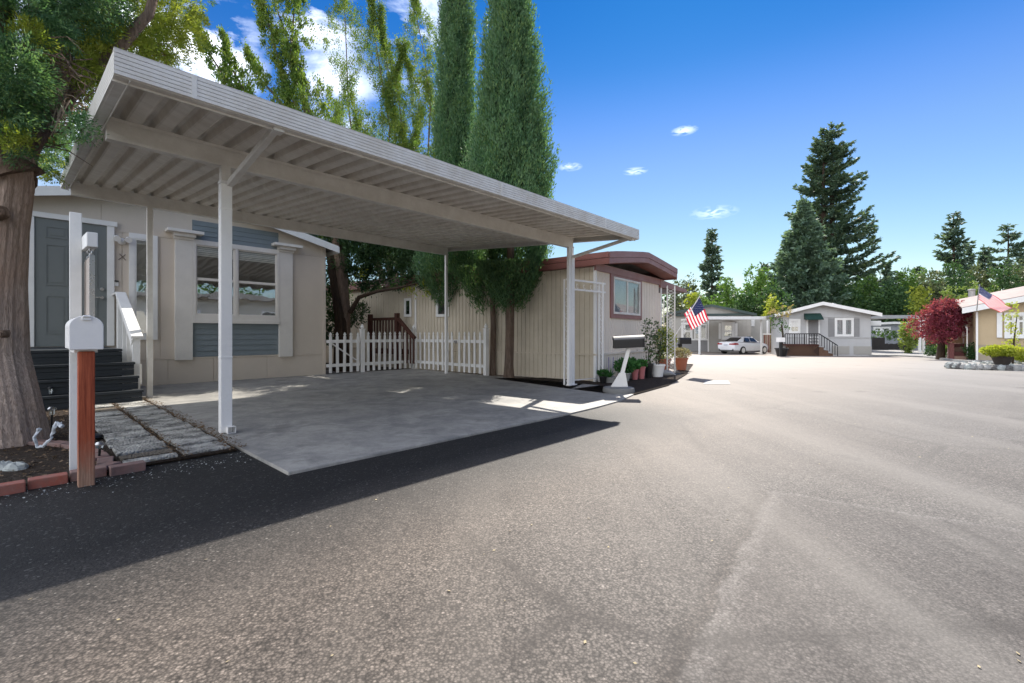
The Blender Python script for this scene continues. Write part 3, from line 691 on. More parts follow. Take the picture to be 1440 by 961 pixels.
# porch light with two heads, bell, ornament
lt = thing('security_light', F1.p(*F1.at(172, 340), .02), 'white twin head security light on the wall beside the grey door', 'light')
a, z = F1.at(171, 340)
b = MB(); b.tube([F1.p(a, z, .02), F1.p(a, z, .05), F1.p(a, z, .075)], [.065, .06, .03], 14); b.build('housing', whiteA, lt, smooth=True)
for s in (-1, 1):
    b = MB(); q = F1.p(a+s*.085, z+.05, .12); b.tube([F1.p(a+s*.03, z+.01, .07), q], .012, 6); b.tube([q+Vector((0, 0, .02))-F1.n*.04, q, q+F1.n*.07-Vector((0, 0, .035))], [.03, .045, .055], 12); b.build('lamp_head', whiteA, lt, smooth=True)
a, z = F1.at(163, 399)
b = MB(); b.fb(F1, a-.035, a+.035, z-.05, z+.03, .01, .035); bl = b.build('doorbell', whiteA, None, bevel=.004)
tag(bl, 'small white doorbell box with black top beside the grey door', 'doorbell')
b = MB(); b.fb(F1, a-.036, a+.036, z+.03, z+.055, .01, .05); b.build('camera_hood', blackp, bl)
a, z = F1.at(172, 362)
b = MB(); b.beam(F1.p(a-.045, z+.06, .016), F1.p(a+.05, z-.055, .016), .008, .012); b.beam(F1.p(a+.045, z+.055, .0175), F1.p(a-.06, z-.06, .0175), .008, .012, up=(0, 0, 1))
tag(b.build('wall_ornament', paint('dull_brass', (.16, .13, .11), .5)), 'small crossed metal ornament on the taupe wall under the twin light', 'ornament')
# light meter / small vent on blind side not needed

# ------------------------------------------------------------------ porch steps and rail
pst = thing('porch_steps', L(-1.2, 4.6), 'dark painted wooden porch and steps below the grey front door', 'porch')
Fp = Face(L(0, 0), UA)
levels = [(3.80, .82), (3.64, .62), (3.50, .415), (3.36, .21)]
uA, uB = -2.6, -.36
for i, (v, z) in enumerate(levels):
    ue = uB+(.10 if i else 0)+(.03*i if i else 0)
    # deck boards / treads
    if i == 0:
        vv = v
        while vv < V1-.06:
            b = MB(); b.prism([L(uA, vv, z-.035), L(ue, vv, z-.035), L(ue, vv+.135, z-.035), L(uA, vv+.135, z-.035)], (0, 0, .035)); b.build('deck_board', deckm, pst, bevel=.004); vv += .141
    else:
        b = MB(); b.prism([L(uA, v-.02, z-.035), L(ue, v-.02, z-.035), L(ue, v+.15, z-.035), L(uA, v+.15, z-.035)], (0, 0, .035)); b.build('tread', deckm, pst, bevel=.004)
    for (za, zb) in [(z-.20, z-.108), (z-.104, z-.038)]:
        b = MB(); b.prism([L(uA, v+.012, za), L(ue-.01, v+.012, za), L(ue-.01, v+.034, za), L(uA, v+.034, za)], (0, 0, zb-za)); b.build('riser_board', deckm, pst, bevel=.003)
for k in range(8):
    b = MB(); b.prism([L(uB-.022, 3.84, .02+k*.095), L(uB, 3.84, .02+k*.095), L(uB, V1-.02, .02+k*.095), L(uB-.022, V1-.02, .02+k*.095)], (0, 0, .09)); b.build('side_board', deckm, pst, bevel=.003)
b = MB(); b.prism([L(uA, 3.9, 0), L(uB-.05, 3.9, 0), L(uB-.05, V1-.1, 0), L(uA, V1-.1, 0)], (0, 0, .75)); b.build('deck_frame', blackp, pst)
rl = thing('porch_railing', L(-.22, 3.4), 'white wooden handrail on the right of the dark porch steps', 'railing')
def pt(px, py, u):    # point on the plane u=const seen at a pixel
    k = (px-CX)/FPX; a = P0+U*u; v = (k*a.y-a.x)/(V.x-k*V.y); Y = a.y+V.y*v
    return Vector((a.x+V.x*v, Y, H+(HY-py)/FPX*Y)), v
ur = -.19
q, vn = pt(191, 500, ur)
b = MB(); b.box(L(ur, vn, 0), .095, .095, 1.0, UA); b.build('newel_post', white, rl, bevel=.004)
t1, va = pt(170, 412, ur); t0 = L(ur, vn-.10, .995)
zt = t1.z
b = MB(); b.beam(L(ur, va+.05, zt), L(ur, vn-.12, 1.0), .15, .04); b.build('handrail', white, rl, bevel=.005)
b = MB(); b.beam(L(ur, va+.05, zt), L(ur, V1-.03, zt), .13, .04); b.build('top_rail', white, rl, bevel=.005)
b = MB(); b.beam(L(ur-.05, va+.03, zt-.06), L(ur-.05, vn-.05, 1.0-.08), .025, .09); b.build('under_rail', white, rl)
n = 3
for i in range(n):
    t = (i+.6)/n; v = va+(vn-va)*t*.8; z = zt+(1.0-zt)*t*.8-.04
    b = MB(); b.box(L(ur+.02, v, .55-.2*t), .055, .03, z-(.55-.2*t), UA); b.build('baluster', white, rl, bevel=.003)
for i in range(10):
    v = va+.12+i*.19
    if v < V1-.1: b = MB(); b.box(L(ur+.02, v, .76), .05, .03, zt-.78, UA); b.build('baluster', white, rl, bevel=.003)
b = MB(); b.box(L(ur, va+.02, 0), .09, .09, zt-.02, UA); b.build('newel_post', white, rl, bevel=.004)
b = MB(); b.box(L(ur+.06, vn+.05, .25), .04, .05, .32, UA); b.build('bracket', white, rl, bevel=.003)

# ================================================================== MAILBOX ON RED POST, SIGN POST
mp0 = G(122, 684); pwid = 24*mp0.y/FPX/1.365
mb = thing('mailbox', mp0, 'white dome topped mailbox on a red stained wooden post', 'mailbox')
pc = mp0+V*pwid/2
b = MB(); b.box(pc-Vector((0, 0, .02)), pwid, pwid, .95, UA); b.build('post', redwood, mb, bevel=.006)
fr0 = mp0-V*.03-U*.003; yb = fr0.y
zb = H-(492-HY)/FPX*yb; zt_ = H-(444-HY)/FPX*yb; wbx = 49*yb/FPX/1.365/2; hb = zt_-zb
def arch(xw, h, back, z, n=14):
    o_ = fr0+V*back; o_.z = z
    pts = [o_-U*xw, o_+U*xw]; hs = h-xw*.86
    for i in range(n+1):
        a = math.pi*i/n; pts.append(o_+U*(xw*math.cos(a))+Vector((0, 0, hs+xw*.86*math.sin(a))))
    return pts
b = MB(); b.prism(arch(wbx-.006, hb-.005, .012, zb+.003), V*.47); b.build('box', whiteA, mb, bevel=.004)
b = MB(); b.prism(arch(wbx, hb, -.004, zb), V*.014); dd_ = b.build('door', whiteA, mb, bevel=.004)
b = MB(); c = fr0-V*.008+Vector((0, 0, zt_-.03)); c.z = zt_-.032; b.box(c, .05, .014, .026, UA); b.tube([c-U*.02+Vector((0, 0, .026))-V*.008, c+U*.02+Vector((0, 0, .026))-V*.008], .008, 8); b.build('latch', whiteA, dd_, bevel=.003)
b = MB(); c = mp0+V*.22; c.z = zb-.022; b.box(c, .12, .36, .02, UA); b.build('mount_board', white, mb)
# white sign post: the arm and the sign run along the same line as the mailbox, seen edge on
YS = 3.5
sc0 = Vector(((107-CX)/FPX*YS, YS, 0))
sp = thing('sign_post', sc0, 'tall white wooden sign post with a short arm beside the mailbox', 'sign post')
zt2 = H+(HY-299)/FPX*YS
b = MB(); b.box(sc0+V*.04, 18*YS/FPX/1.38, .085, zt2, UA-R(3)); b.build('post', white, sp, bevel=.005)
arm_z = H+(HY-333)/FPX*3.2
ac_ = sc0+U*.062; ac_.z = arm_z
b = MB(); b.beam(ac_+V*.10+Vector((0, 0, .02)), ac_-V*.36, .062, .105); b.build('arm', white, sp, bevel=.006)
for k, dy in enumerate((-.30, -.16, .0)):
    b = MB(); q = ac_+V*dy-Vector((0, 0, .05))
    for j_ in range(3): b.tube([q+(V if j_ % 2 else U)*(.012*math.cos(t))+Vector((0, 0, -.016-.022*j_+.016*math.sin(t))) for t in np.linspace(0, 6.28, 9)], .0028, 5)
    tag(b.build('chain', metal, sp, smooth=True), kind='stuff')
Fs = Face(Vector((ac_.x, ac_.y, 0))-V*.34, UA+R(90))
b = MB(); b.fb(Fs, 0, .44, arm_z-.60, arm_z-.115, -.010, .010)
sg = b.build('hanging_sign', paint('sign_back', (.42, .36, .31), .6, .3), None); tag(sg, 'narrow brownish hanging sign seen edge on below the white post arm', 'sign')
b = MB(); b.fb(Fs, -.008, -.001, arm_z-.605, arm_z-.11, -.015, .015); b.build('sign_edge', metal, sg)

# solar lights, twig, hose cap
def solar(px, py, h, label, r=.028):
    p = G(px, py); p.z = .02
    t = thing('solar_light', p, label, 'garden light', 'solar garden lights in the bed')
    b = MB(); b.tube([p, p+Vector((.008, 0, h*.7))], .009, 8); b.build('stake', blackp, t)
    b = MB(); b.lathe(p+Vector((.008, 0, h*.7)), [(.02, 0), (.026, h*.2)], 12); b.build('lens', glass_mat('lamp_lens', mixv=.3) if 'lamp_lens' not in MATS else MATS['lamp_lens'], t, smooth=True)
    b = MB(); b.lathe(p+Vector((.008, 0, h*.9)), [(.036, 0), (.036, .012), (.02, .03)], 12); b.build('cap', blackp if 'black cap' in label else metal, t, smooth=True)
solar(70, 578, .31, 'solar stake light with wide black cap, nearest the dark porch steps')
solar(72, 612, .27, 'solar stake light with bright metal cap beside the big trunk')
solar(139, 650, .13, 'short solar light right of the red mailbox post')
tw = paint('white_crust', (.52, .55, .58), .8, .5, 20, .5, 60, bump=1)
b = MB(); Y = G(60, 637).y
path = [p_+Vector((0, 0, .035)) for p_ in (P(88, 606, Y), P(80, 601, Y), P(75, 614, Y), P(69, 626, Y), P(60, 634, Y), P(51, 634, Y), P(50, 620, Y), P(56, 604, Y))]
pp = []
for i in range(len(path)-1):
    for t in (0, .33, .66): pp.append(path[i].lerp(path[i+1], t)+Vector((random.uniform(-.006, .006), random.uniform(-.012, .012), random.uniform(-.006, .006))))
b.tube(pp, [.011+random.uniform(-.004, .006) for _ in pp], 7, jit=.4)
for p_ in pp[::2]: b.tube([p_, p_+Vector((random.uniform(-.02, .02), random.uniform(-.02, .02), random.uniform(.0, .03)))], [.008, .003], 5)
tag(b.build('painted_branch', tw), 'curled white crusted branch lying in the bed by the trunk', 'branch')
p = G(130, 622); b = MB(); b.lathe(Vector((p.x+.02, p.y, .03)), [(.055, 0), (.07, .02), (.06, .04), (.03, .05)], 12)
tag(b.build('drain_cap', blackp, None, smooth=True), 'round black drain cap at the walkway edge behind the mailbox post', 'drain cap')

# ================================================================== PICKET FENCE
def pickets(F, a0, a1, n, parent, zt=1.08, w_=.072, slope=0):
    first = None
    for i in range(n):
        a = a0+(a1-a0)*(i+.5)/n; z0 = .05
        b = MB(); h = w_/2
        pr = [(-h, z0), (h, z0), (h, zt-.12), (h*.62, zt-.10), (h*.62, zt-.085), (h*1.02, zt-.06), (0, zt), (-h*1.02, zt-.06), (-h*.62, zt-.085), (-h*.62, zt-.10), (-h, zt-.12)]
        if first is None:
            b.prism([F.p(a+x, z, .018) for (x, z) in pr], -F.n*.018); first = b.build('picket', white, parent); fa = a
        else:
            c = copy_to(first, parent, F.t*(a-fa)); c.rotation_euler = (0, R(random.uniform(-.8, .8)), 0)
def fpost(F, a, parent, zt=1.33, w_=.10):
    b = MB(); b.box(F.p(a, 0, -.03), w_, w_, zt-.16, F.ang); b.box(F.p(a, zt-.16, -.03), w_*1.25, w_*1.25, .025, F.ang)
    b.lathe(F.p(a, zt-.137, -.03), [(.03, 0), (.03, .01), (.052, .035), (.05, .06), (.02, .105), (.004, .137)], 12); b.build('post', white, parent)
def rails(F, a0, a1, parent, zz=(.24, .86)):
    for z in zz: b = MB(); b.fb(F, a0, a1, z-.04, z+.04, -.035, 0); b.build('rail', white, parent)
Ff = Face(L(0, 5.98), UA)
gt = thing('picket_gate', Ff.p(4.35, 0), 'white picket gate with diagonal brace beside the taupe house corner', 'gate')
pickets(Ff, 3.90, 4.84, 5, gt, 1.10); rails(Ff, 3.90, 4.82, gt)
b = MB(); b.beam(Ff.p(4.0, .83, .012-.035), Ff.p(4.8, .30, .012-.035), .02, .075, up=F1.n); b.build('diagonal_brace', white, gt)
fc = thing('picket_fence', Ff.p(5.7, 0), 'white picket fence section between the gate and the back corner', 'fence', 'white picket fence')
fpost(Ff, 4.9, fc); pickets(Ff, 4.97, 6.5, 9, fc, 1.12); rails(Ff, 4.95, 6.5, fc)
fpost(Ff, 6.56, fc)
Fg = Face(L(6.5, 5.93), UA-math.pi/2)        # runs toward the road, outward is -U
fd = thing('picket_fence', Fg.p(1.5, 0), 'white picket fence section running forward past the carport back post', 'fence', 'white picket fence')
pickets(Fg, .06, 1.9, 9, fd, 1.12); pickets(Fg, 1.98, 2.98, 5, fd, 1.12); rails(Fg, .05, 3.0, fd); fpost(Fg, 3.06, fd)
b = MB(); b.fb(Fg, 1.90, 1.98, .80, .88, .0, .03); b.build('gate_latch', metal, fd)

# ================================================================== MAROON TRIMMED MOBILE HOME
A2 = math.pi/2-R(38)
C1 = G(837, 537.6); C1.z = 0
Fm = Face(C1, A2)                          # end wall facing the road, runs to the right
Fl = Face(C1+Vector((0, 0, 0)), A2-math.pi/2)   # runs forward: long wall is at negative a
mh = thing('mobile_home', C1+Fm.t*2-Fm.n*3, 'low mobile home with ribbed tan siding and a maroon roof edge beyond the carport', 'house')
WM = 3.95; LM = 15.0; ZB = .60; ZT = 2.52
def ribwall(F, a0, a1, z0, z1, pitch, m, parent, name, d=.0, dep=.016, topf=None, gw=.022):
    b = MB(); n = max(1, round((a1-a0)/pitch)); s = (a1-a0)/n; pts = []
    for i in range(n):
        x = a0+i*s; pts += [(x, 0), (x+s-gw, 0), (x+s-gw*.7, -dep), (x+s-gw*.3, -dep)]
    pts.append((a1, 0)); vs = []
    for (x, y) in pts: vs += [F.p(x, z0, d+y), F.p(x, z1 if topf is None else topf(x), d+y)]
    b.add(vs, [(2*i, 2*i+2, 2*i+3, 2*i+1) for i in range(len(pts)-1)])
    o = b.build(name, m, parent); return o
def ztm(a):  # shallow arched roof line over the end wall
    return 2.52+.34*(1-((a-2.05)/2.2)**2)
b = MB(); b.prism([Fm.p(0.02, .02, -.02), Fm.p(WM-.02, .02, -.02), Fm.p(WM-.02, 2.5, -.02), Fm.p(0.02, 2.5, -.02)], -Fm.n*LM); b.build('inner_wall', tanrib, mh)
ribwall(Fm, 0, WM, ZB+.01, 2.62, .115, greyrib, mh, 'end_wall'); ribwall(Fm, 0, WM, .01, ZB-.01, .115, greyrib, mh, 'skirting', d=.012)
Fl2 = Face(C1+(-Fm.n)*LM, A2-math.pi/2)
ribwall(Fl2, 0, LM, ZB+.01, 2.62, .125, tanrib, mh, 'side_wall'); ribwall(Fl2, 0, LM, .01, ZB-.01, .125, tanrib, mh, 'skirting', d=.012)
b = MB(); b.fb(Fm, -.03, WM+.02, ZB-.018, ZB+.018, 0, .04); b.build('belt_trim', greyrib, mh)
b = MB(); b.fb(Fl2, 0, LM+.03, ZB-.018, ZB+.018, 0, .04); b.build('belt_trim', tanrib, mh)
for a in (-.03, WM-.03): b = MB(); b.fb(Fm, a, a+.07, .01, 2.6, -.03, .026); b.build('corner_trim', white, mh)
# roof: arched, overhanging
ov = .40; pts = []
zl0, zpk, zr0 = 2.77, 3.05, 2.88
def rz(a): return (zl0+(zpk-zl0)*((a+.14)/2.1)**.9) if a < 1.96 else (zpk-(zpk-zr0)*((a-1.96)/(WM+.2-1.96))**1.1)
aa = np.linspace(-.14, WM+.2, 15)
b = MB(); low = [Fm.p(a, rz(a)-.04, ov) for a in aa]; top = [Fm.p(a, rz(a)+.01, ov) for a in aa[::-1]]
b.prism(low+top, -Fm.n*(LM+ov+.4)); b.build('roof', paint('white_coated_roof', (.5, .5, .48), .7), mh)
for (z0, z1, d0, d1, m_, nm) in [(-.115, .02, 0.0, .022, maroon2, 'fascia'), (-.235, -.12, -.012, .010, maroon2, 'fascia')]:
    for i in range(len(aa)-1):
        pass
    b = MB()
    lo_ = [Fm.p(a, rz(a)+z0, ov+d0) for a in aa]; hi_ = [Fm.p(a, rz(a)+z1, ov+d0) for a in aa[::-1]]
    b.prism(lo_+hi_, Fm.n*(d1-d0)); b.build(nm, m_, mh)
b = MB(); b.prism([Fm.p(a, rz(a)-.235, .0) for a in aa]+[Fm.p(a, rz(a)-.215, .0) for a in aa[::-1]], Fm.n*(ov-.015)); b.build('soffit', maroon, mh)
b = MB(); b.fb(Fm, -.05, WM+.06, 2.44, 2.60, .0, .05); b.build('frieze_board', maroon2, mh)
Fe = Face(C1-Fm.t*.15+(-Fm.n)*(LM+.3), A2-math.pi/2)
for (z0, z1, d) in [(zl0-.10, zl0+.02, .02), (zl0-.235, zl0-.105, .008)]:
    b = MB(); b.fb(Fe, 0, LM+.3+ov, z0, z1, d-.02, d); b.build('fascia', maroon, mh)
b = MB(); b.fb(Fe, 0, LM+.3, zl0-.245, zl0-.225, -.15, .0); b.build('soffit', maroon, mh)
Fr = Face(C1+Fm.t*(WM+.2)+Fm.n*ov, A2+math.pi/2)
b = MB(); b.fb(Fr, 0, 6, 2.6, 2.88, .0, .02); b.build('fascia', maroon2, mh)
# road side window
a0, zt_ = Fm.at(863, 388); a1, _ = Fm.at(898, 400); zb_ = Fm.at(865, 442)[1]
b = MB(); a0m, a1m = Fm.at(857.5, 400)[0], Fm.at(901, 400)[0]; zt2_ = Fm.at(860, 383)[1]; zb2_ = Fm.at(860, 447.5)[1]
fw_ = .10
b.fb(Fm, a0m, a1m, zb2_, zb2_+fw_, .0, .035); b.fb(Fm, a0m, a1m, zt2_-fw_, zt2_, 0, .035); b.fb(Fm, a0m, a0m+fw_+.03, zb2_+fw_, zt2_-fw_, 0, .034); b.fb(Fm, a1m-fw_-.03, a1m, zb2_+fw_, zt2_-fw_, 0, .034)
b.build('window_surround', maroon2, mh)
curtain = paint('pale_curtain', (.42, .41, .38), .9, .3, 6)
window(Fm, mh, a0m+fw_+.03, a1m-fw_-.03, zb2_+fw_, zt2_-fw_, .04, alu, mull=((a0m+a1m)/2,), d=.05, backm=curtain, gm=glass2)
# side windows, side door and deck seen through the trees
def flat_px(F, px, py): return F.at(px, py)
def win_px(F, parent, x0, x1, y0, y1, **k):
    a0, zt = F.at(x0, y0); a1 = F.at(x1, y0)[0]; zb = F.at(x0, y1)[1]; return window(F, parent, a0, a1, zb, zt, **k)
win_px(Fl2, mh, 614, 632, 413, 446, fr=.06, m=white, d=.03)
win_px(Fl2, mh, 569, 579, 420, 446, fr=.06, m=white, d=.03)
b = MB(); a, z = Fl2.at(584, 440); b.fb(Fl2, a, a+.07, .3, 2.5, 0, .03); b.build('batten', white, mh)
dk = thing('side_deck', Fl2.p(Fl2.at(545, 470)[0], 0, 1), 'dark brown wooden deck railing on the long side of the ribbed mobile home', 'deck')
Fd = Face(Fl2.p(0, 0, .42), Fl2.ang)
x0, _ = Fd.at(519, 460); x1, _ = Fd.at(560, 460); x2, _ = Fd.at(583, 460); zt3 = Fd.at(540, 447)[1]
brownw = woodmat('brown_stained_wood', (.085, .035, .025), .6)
b = MB(); b.fb(Fd, x0, x1, zt3-.08, zt3, -.06, .04); b.build('handrail', brownw, dk)
b = MB(); b.beam(Fd.p(x1, zt3-.04), Fd.p(x2, zt3-.62), .09, .08); b.build('handrail', brownw, dk)
b = MB(); b.fb(Fd, x0, x1, .45, .60, -.4, .0); b.build('deck_floor', brownw, dk)
for a in (x0, x1-.12, ): b = MB(); b.fb(Fd, a, a+.12, 0, zt3+.12, -.06, .05); b.build('post', brownw, dk)
n = 10
for i in range(n): b = MB(); a = x0+(x1-x0)*(i+.7)/n; b.fb(Fd, a, a+.04, .6, zt3-.08, -.03, .0); b.build('baluster', brownw, dk)
for i in range(5): b = MB(); t = (i+.5)/5; a = x1+(x2-x1)*t; b.fb(Fd, a, a+.04, .2, zt3-.1-.58*t, -.03, .0); b.build('baluster', brownw, dk)

# ------------------------------------------------------------------ slim metal arbor beside the carport's road end post
ab = thing('metal_trellis', G(797, 543), 'slim white metal trellis frame standing at the near corner of the ribbed home', 'trellis')
pa_ = G(796.5, 543); pb_ = C1+Fm.n*.10+Fm.t*.08; pb_.z = 0
zt1 = H+(HY-393)/FPX*pa_.y; 
for q in (pa_, pb_):
    for dd in (-.035, .035):
        b = MB(); b.box(q+Fm.t*dd*.6+Fm.n*dd, .028, .028, zt1, A2); b.build('upright', whiteA, ab)
for zz in (zt1, zt1-.19):
    b = MB(); b.beam(pa_+Vector((0, 0, zz)), pb_+Vector((0, 0, zz))+(pb_-pa_).normalized()*.15, .03, .035); b.build('crossbar', whiteA, ab)
b = MB(); b.beam(pa_+Vector((0, 0, .1)), pb_+Vector((0, 0, .1)), .02, .02)
b.build('crossbar', whiteA, ab)
dirn = (pb_-pa_); nseg = 5
for i in range(nseg):
    b = MB(); c = pa_+dirn*((i+.5)/nseg)+Vector((0, 0, zt1-.095)); dn_ = dirn.normalized()
    b.tube([c+dn_*(.05*t*math.cos(t*5.5)/1.0)+Vector((0, 0, .075*t*math.sin(t*5.5))) for t in np.linspace(.15, 1, 12)], .006, 5); b.build('scroll', whiteA, ab)
for q, dd in ((pa_, 1), (pb_, 1)):
    b = MB()
    for k in range(7):
        z0 = .25+k*.25; b.tube([q-Fm.n*.03+Fm.n*.06*(.5+.5*math.sin(t))+Vector((0, 0, z0+.22*t/6.28)) for t in np.linspace(0, 6.28, 8)], .005, 4)
    b.build('scrollwork', whiteA, ab); bpy.data.objects  # many tiny scrolls
    ab.children[-1]['kind'] = 'stuff'

# ------------------------------------------------------------------ dark mailbox on a leaning white post with a round base
greyb = paint('grey_base', (.20, .20, .195), .85, .3, 8, .3)
bp0 = G(870, 553)
dm = thing('mailbox', bp0, 'dark grey mailbox on a leaning white wooden post in a round concrete base', 'mailbox')
b = MB(); b.lathe(bp0, [(.27, 0), (.285, .04), (.27, .10), (.2, .115)], 18); b.build('base', greyb, dm, smooth=True)
pz = H+(HY-492)/FPX*bp0.y
bot = bp0+Vector((0, 0, .11)); topc = P(884, 490, bp0.y)
b = MB(); b.beam(bot, topc, .065, .045, up=(0, 1, 0)); b.build('post', white, dm, bevel=.004)
q = (topc-bot).normalized()
b = MB(); b.prism([bot+Vector((-.14, -.03, 0)), bot+Vector((.16, -.03, 0)), bot+q*.26+Vector((.05, -.03, 0)), bot+q*.26+Vector((-.05, -.03, 0))], (0, .06, 0)); b.build('post_foot', white, dm, bevel=.003)
Lb = P(862, 493, bp0.y); Rb = P(903, 491, bp0.y-.05); xd = (Rb-Lb); xl = xd.length; xd.normalize(); yd = Vector((-xd.y, xd.x, 0)).normalized()
pr = []; wv = .115; hh = .21
prf = [(-wv, 0), (wv, 0), (wv, hh*.62)]+[(wv*math.cos(t), hh*.62+hh*.38*math.sin(t)) for t in np.linspace(0.25, math.pi-.25, 9)]+[(-wv, hh*.62)]
o_ = topc-xd*xl*.52+Vector((0, 0, .01))
b = MB(); b.prism([o_+yd*x+Vector((0, 0, z)) for (x, z) in prf], xd*xl); bx_ = b.build('box', paint('dark_mailbox', (.022, .020, .019), .55, .2), dm, bevel=.006)
b = MB(); b.prism([o_+xd*(xl+.002)+yd*x*1.06+Vector((0, 0, z*1.03-.004)) for (x, z) in prf], xd*.014); b.build('door', blackp, dm)
b = MB(); b.prism([o_+xd*(xl+.017)+yd*x+Vector((0, 0, z)) for (x, z) in [(-.02, .06), (.02, .06), (.02, .12), (-.02, .12)]], xd*.002); b.build('number_sticker', white, dm)
b = MB(); prt = [(wv*1.03*math.cos(t), hh*.62+hh*.40*math.sin(t)) for t in np.linspace(.3, math.pi-.3, 9)]; prt2 = [(x*.97, z-.004) for (x, z) in prt[::-1]]
b.prism([o_-xd*.01+yd*x+Vector((0, 0, z)) for (x, z) in prt+prt2], xd*(xl+.015)); b.build('lid_cover', paint('grey_lid', (.20, .195, .19), .6), dm)

# ================================================================== POTS AND PLANTS ALONG THE END WALL
terra = paint('terracotta', (.42, .15, .085), .8, .3, 8, .2); pinkp = paint('pink_pot', (.50, .17, .17), .6, .25, 8, .1); greyp = paint('concrete_pot', (.34, .335, .32), .85, .35, 8, .3)
gl = leafmat('strap_leaf', (.05, .16, .05), (.09, .26, .06), (.14, .34, .10), .3); gl2 = leafmat('dark_pot_leaf', (.03, .10, .03), (.07, .2, .05), (.10, .28, .07), .3)
yl = leafmat('yellow_leaf', (.30, .36, .04), (.48, .46, .07), (.22, .33, .05), .4); rl_ = leafmat('rose_leaf', (.06, .11, .05), (.12, .18, .08), (.20, .22, .14), .35)
def pot(p, r, h, m, parent, flare=1.25, n=14):
    b = MB(); b.lathe(p, [(r*.75/flare*1.15, 0), (r*.98, h*.86), (r*1.08, h*.87), (r*1.08, h), (r*.93, h), (r*.9, h*.88)], n); return b.build('pot', m, parent, smooth=True)
def strap(c, n, ln, wd, m, parent, name='foliage', up=.9, spread=.8):
    b = MB()
    for i in range(n):
        a = random.uniform(0, 6.28); l = ln*random.uniform(.6, 1.1); s = spread*random.uniform(.3, 1)
        d = Vector((math.cos(a), math.sin(a), 0)); w_ = Vector((-d.y, d.x, 0))*wd/2; pr_ = []
        for k in range(5):
            t = k/4; pr_.append(c+d*l*s*t+Vector((0, 0, l*up*(t-.62*s*t*t))))
        vs = []
        for k, q in enumerate(pr_): ww = w_*(1-.9*(k/4)**2); vs += [q-ww, q+ww]
        b.add(vs, [(2*k, 2*k+1, 2*k+3, 2*k+2) for k in range(4)])
    return b.build(name, m, parent)
def mound(c, r, n, L_, W_, m, parent, name='foliage', up=.5):
    p_, d_ = inblob(c, r, n, .3); return leafobj(name, p_, d_+np.array([0, 0, up]), L_, W_, m, parent, .5)
def potted(px, py, wpx, hpx, m, label, kind, lm=None, fpx=None, cat='potted plant', ncoef=1, name='potted_plant', wf=1.2):
    p = G(px, py); s = p.y/FPX; p.z += .012; t = thing(name, p, label, cat); r = wpx/2*s/1.08; h = hpx*s
    pot(p, r, h, m, t); top = p+Vector((0, 0, h))
    soilp = MB(); soilp.lathe(p+Vector((0, 0, h*.86)), [(r*.9, 0), (r*.88, .004)], 12); soilp.build('potting_soil', soil, t)
    if kind == 'strap': strap(top-Vector((0, 0, .03)), 70, fpx*s, .022, lm, t)
    if kind == 'mound': mound(top+Vector((0, 0, fpx*s*.45)), (wpx*wf*s/2, wpx*wf*s/2, fpx*s*.5), int(700*ncoef), .055, .035, lm, t)
    return t, p, r, h, s
t, p, r, h, s = potted(857, 539, 24, 8, greyp, 'low grey bowl of spreading strap leaved plant, closest to the house corner', 'strap', gl, 19)
b = MB(); st = paint('lavender_flower', (.25, .22, .32), .8)
for i in range(3): q = p+Vector((random.uniform(-.05, .1), 0, h)); b.tube([q, q+Vector((random.uniform(-.03, .03), 0, .42))], [.004, .012], 5)
b.build('flower_spike', st, t); t.children[-1]['kind'] = 'stuff'
potted(848, 540, 12, 10, blackp, 'small dark tub at the house corner beside the strap leaved bowl', 'mound', gl2, 8, ncoef=.4)
potted(878, 537, 19, 12, greyp, 'grey pot of dark green leafy plant directly behind the leaning mailbox post', 'mound', gl2, 20, wf=1.5)
potted(886, 533, 15, 12, greyp, 'small pot of dark green leafy plant touching the pink pots', 'mound', gl2, 17, wf=1.5)
potted(893, 535, 11, 15, pinkp, 'pink square pot with green plant, left of the two pink pots', 'mound', gl, 9, ncoef=.6)
potted(902, 534, 12, 18, pinkp, 'taller pink pot with green plant, right of the two pink pots', 'mound', gl, 9, ncoef=.5)
def rose(px, py, wpx, hpx, m, label, hgt, sprd, nst=5, seed=1):
    random.seed(seed); t, p, r, h, s = potted(px, py, wpx, hpx, m, label, 'none', name='potted_shrub', cat='potted shrub')
    b = MB(); pts = []; dr = []
    for i in range(nst):
        q = p+Vector((random.uniform(-.05, .05), random.uniform(-.05, .05), h*.9)); path = [q]; d = Vector((random.uniform(-sprd, sprd), random.uniform(-sprd, sprd)*.6, hgt*s))
        for k in range(1, 7): path.append(q+d*(k/6)*random.uniform(.97, 1.0)+Vector((random.uniform(-.03, .03), random.uniform(-.03, .03), 0)))
        b.tube(path, [.008*(1-k/8) for k in range(7)], 5)
        for k in range(1, 7):
            for j_ in range(int(7+3*(k > 3))):
                pts.append(path[k]+Vector((random.gauss(0, .06), random.gauss(0, .06), random.gauss(0, .05)))); dr.append((random.uniform(-1, 1), random.uniform(-1, 1), .2))
    b.build('stem', barkd, t); leafobj('foliage', pts, dr, .06, .04, rl_, t)
rose(912, 532, 14, 20, blackp, 'tall leggy rose in a black pot, leftmost of the tall shrubs by the wall', 60, .25, 6, 3)
rose(925, 531, 21, 18, whiteA, 'leggy shrub growing from a round white pot by the end wall', 45, .2, 6, 5)
rock(G(937, 528)+Vector((0, 0, .05)), .20, greyp, 'concrete_block', 'weathered grey stone block between the white pot and the lattice post', 'stone')
random.seed(9)
t, p, r, h, s = potted(934, 522, 20, 17, terra, 'big terracotta pot of bright yellow green shrub behind the white pot', 'mound', yl, 16, wf=1.4)
mound(p+Vector((-.05, .1, h+.55)), (.42, .35, .32), 1500, .07, .035, yl, t, 'upper_foliage')
b = MB(); b.box(p+Vector((-.1, .1, h+.2)), .5, .35, .04, A2); b.build('black_tray', blackp, t)
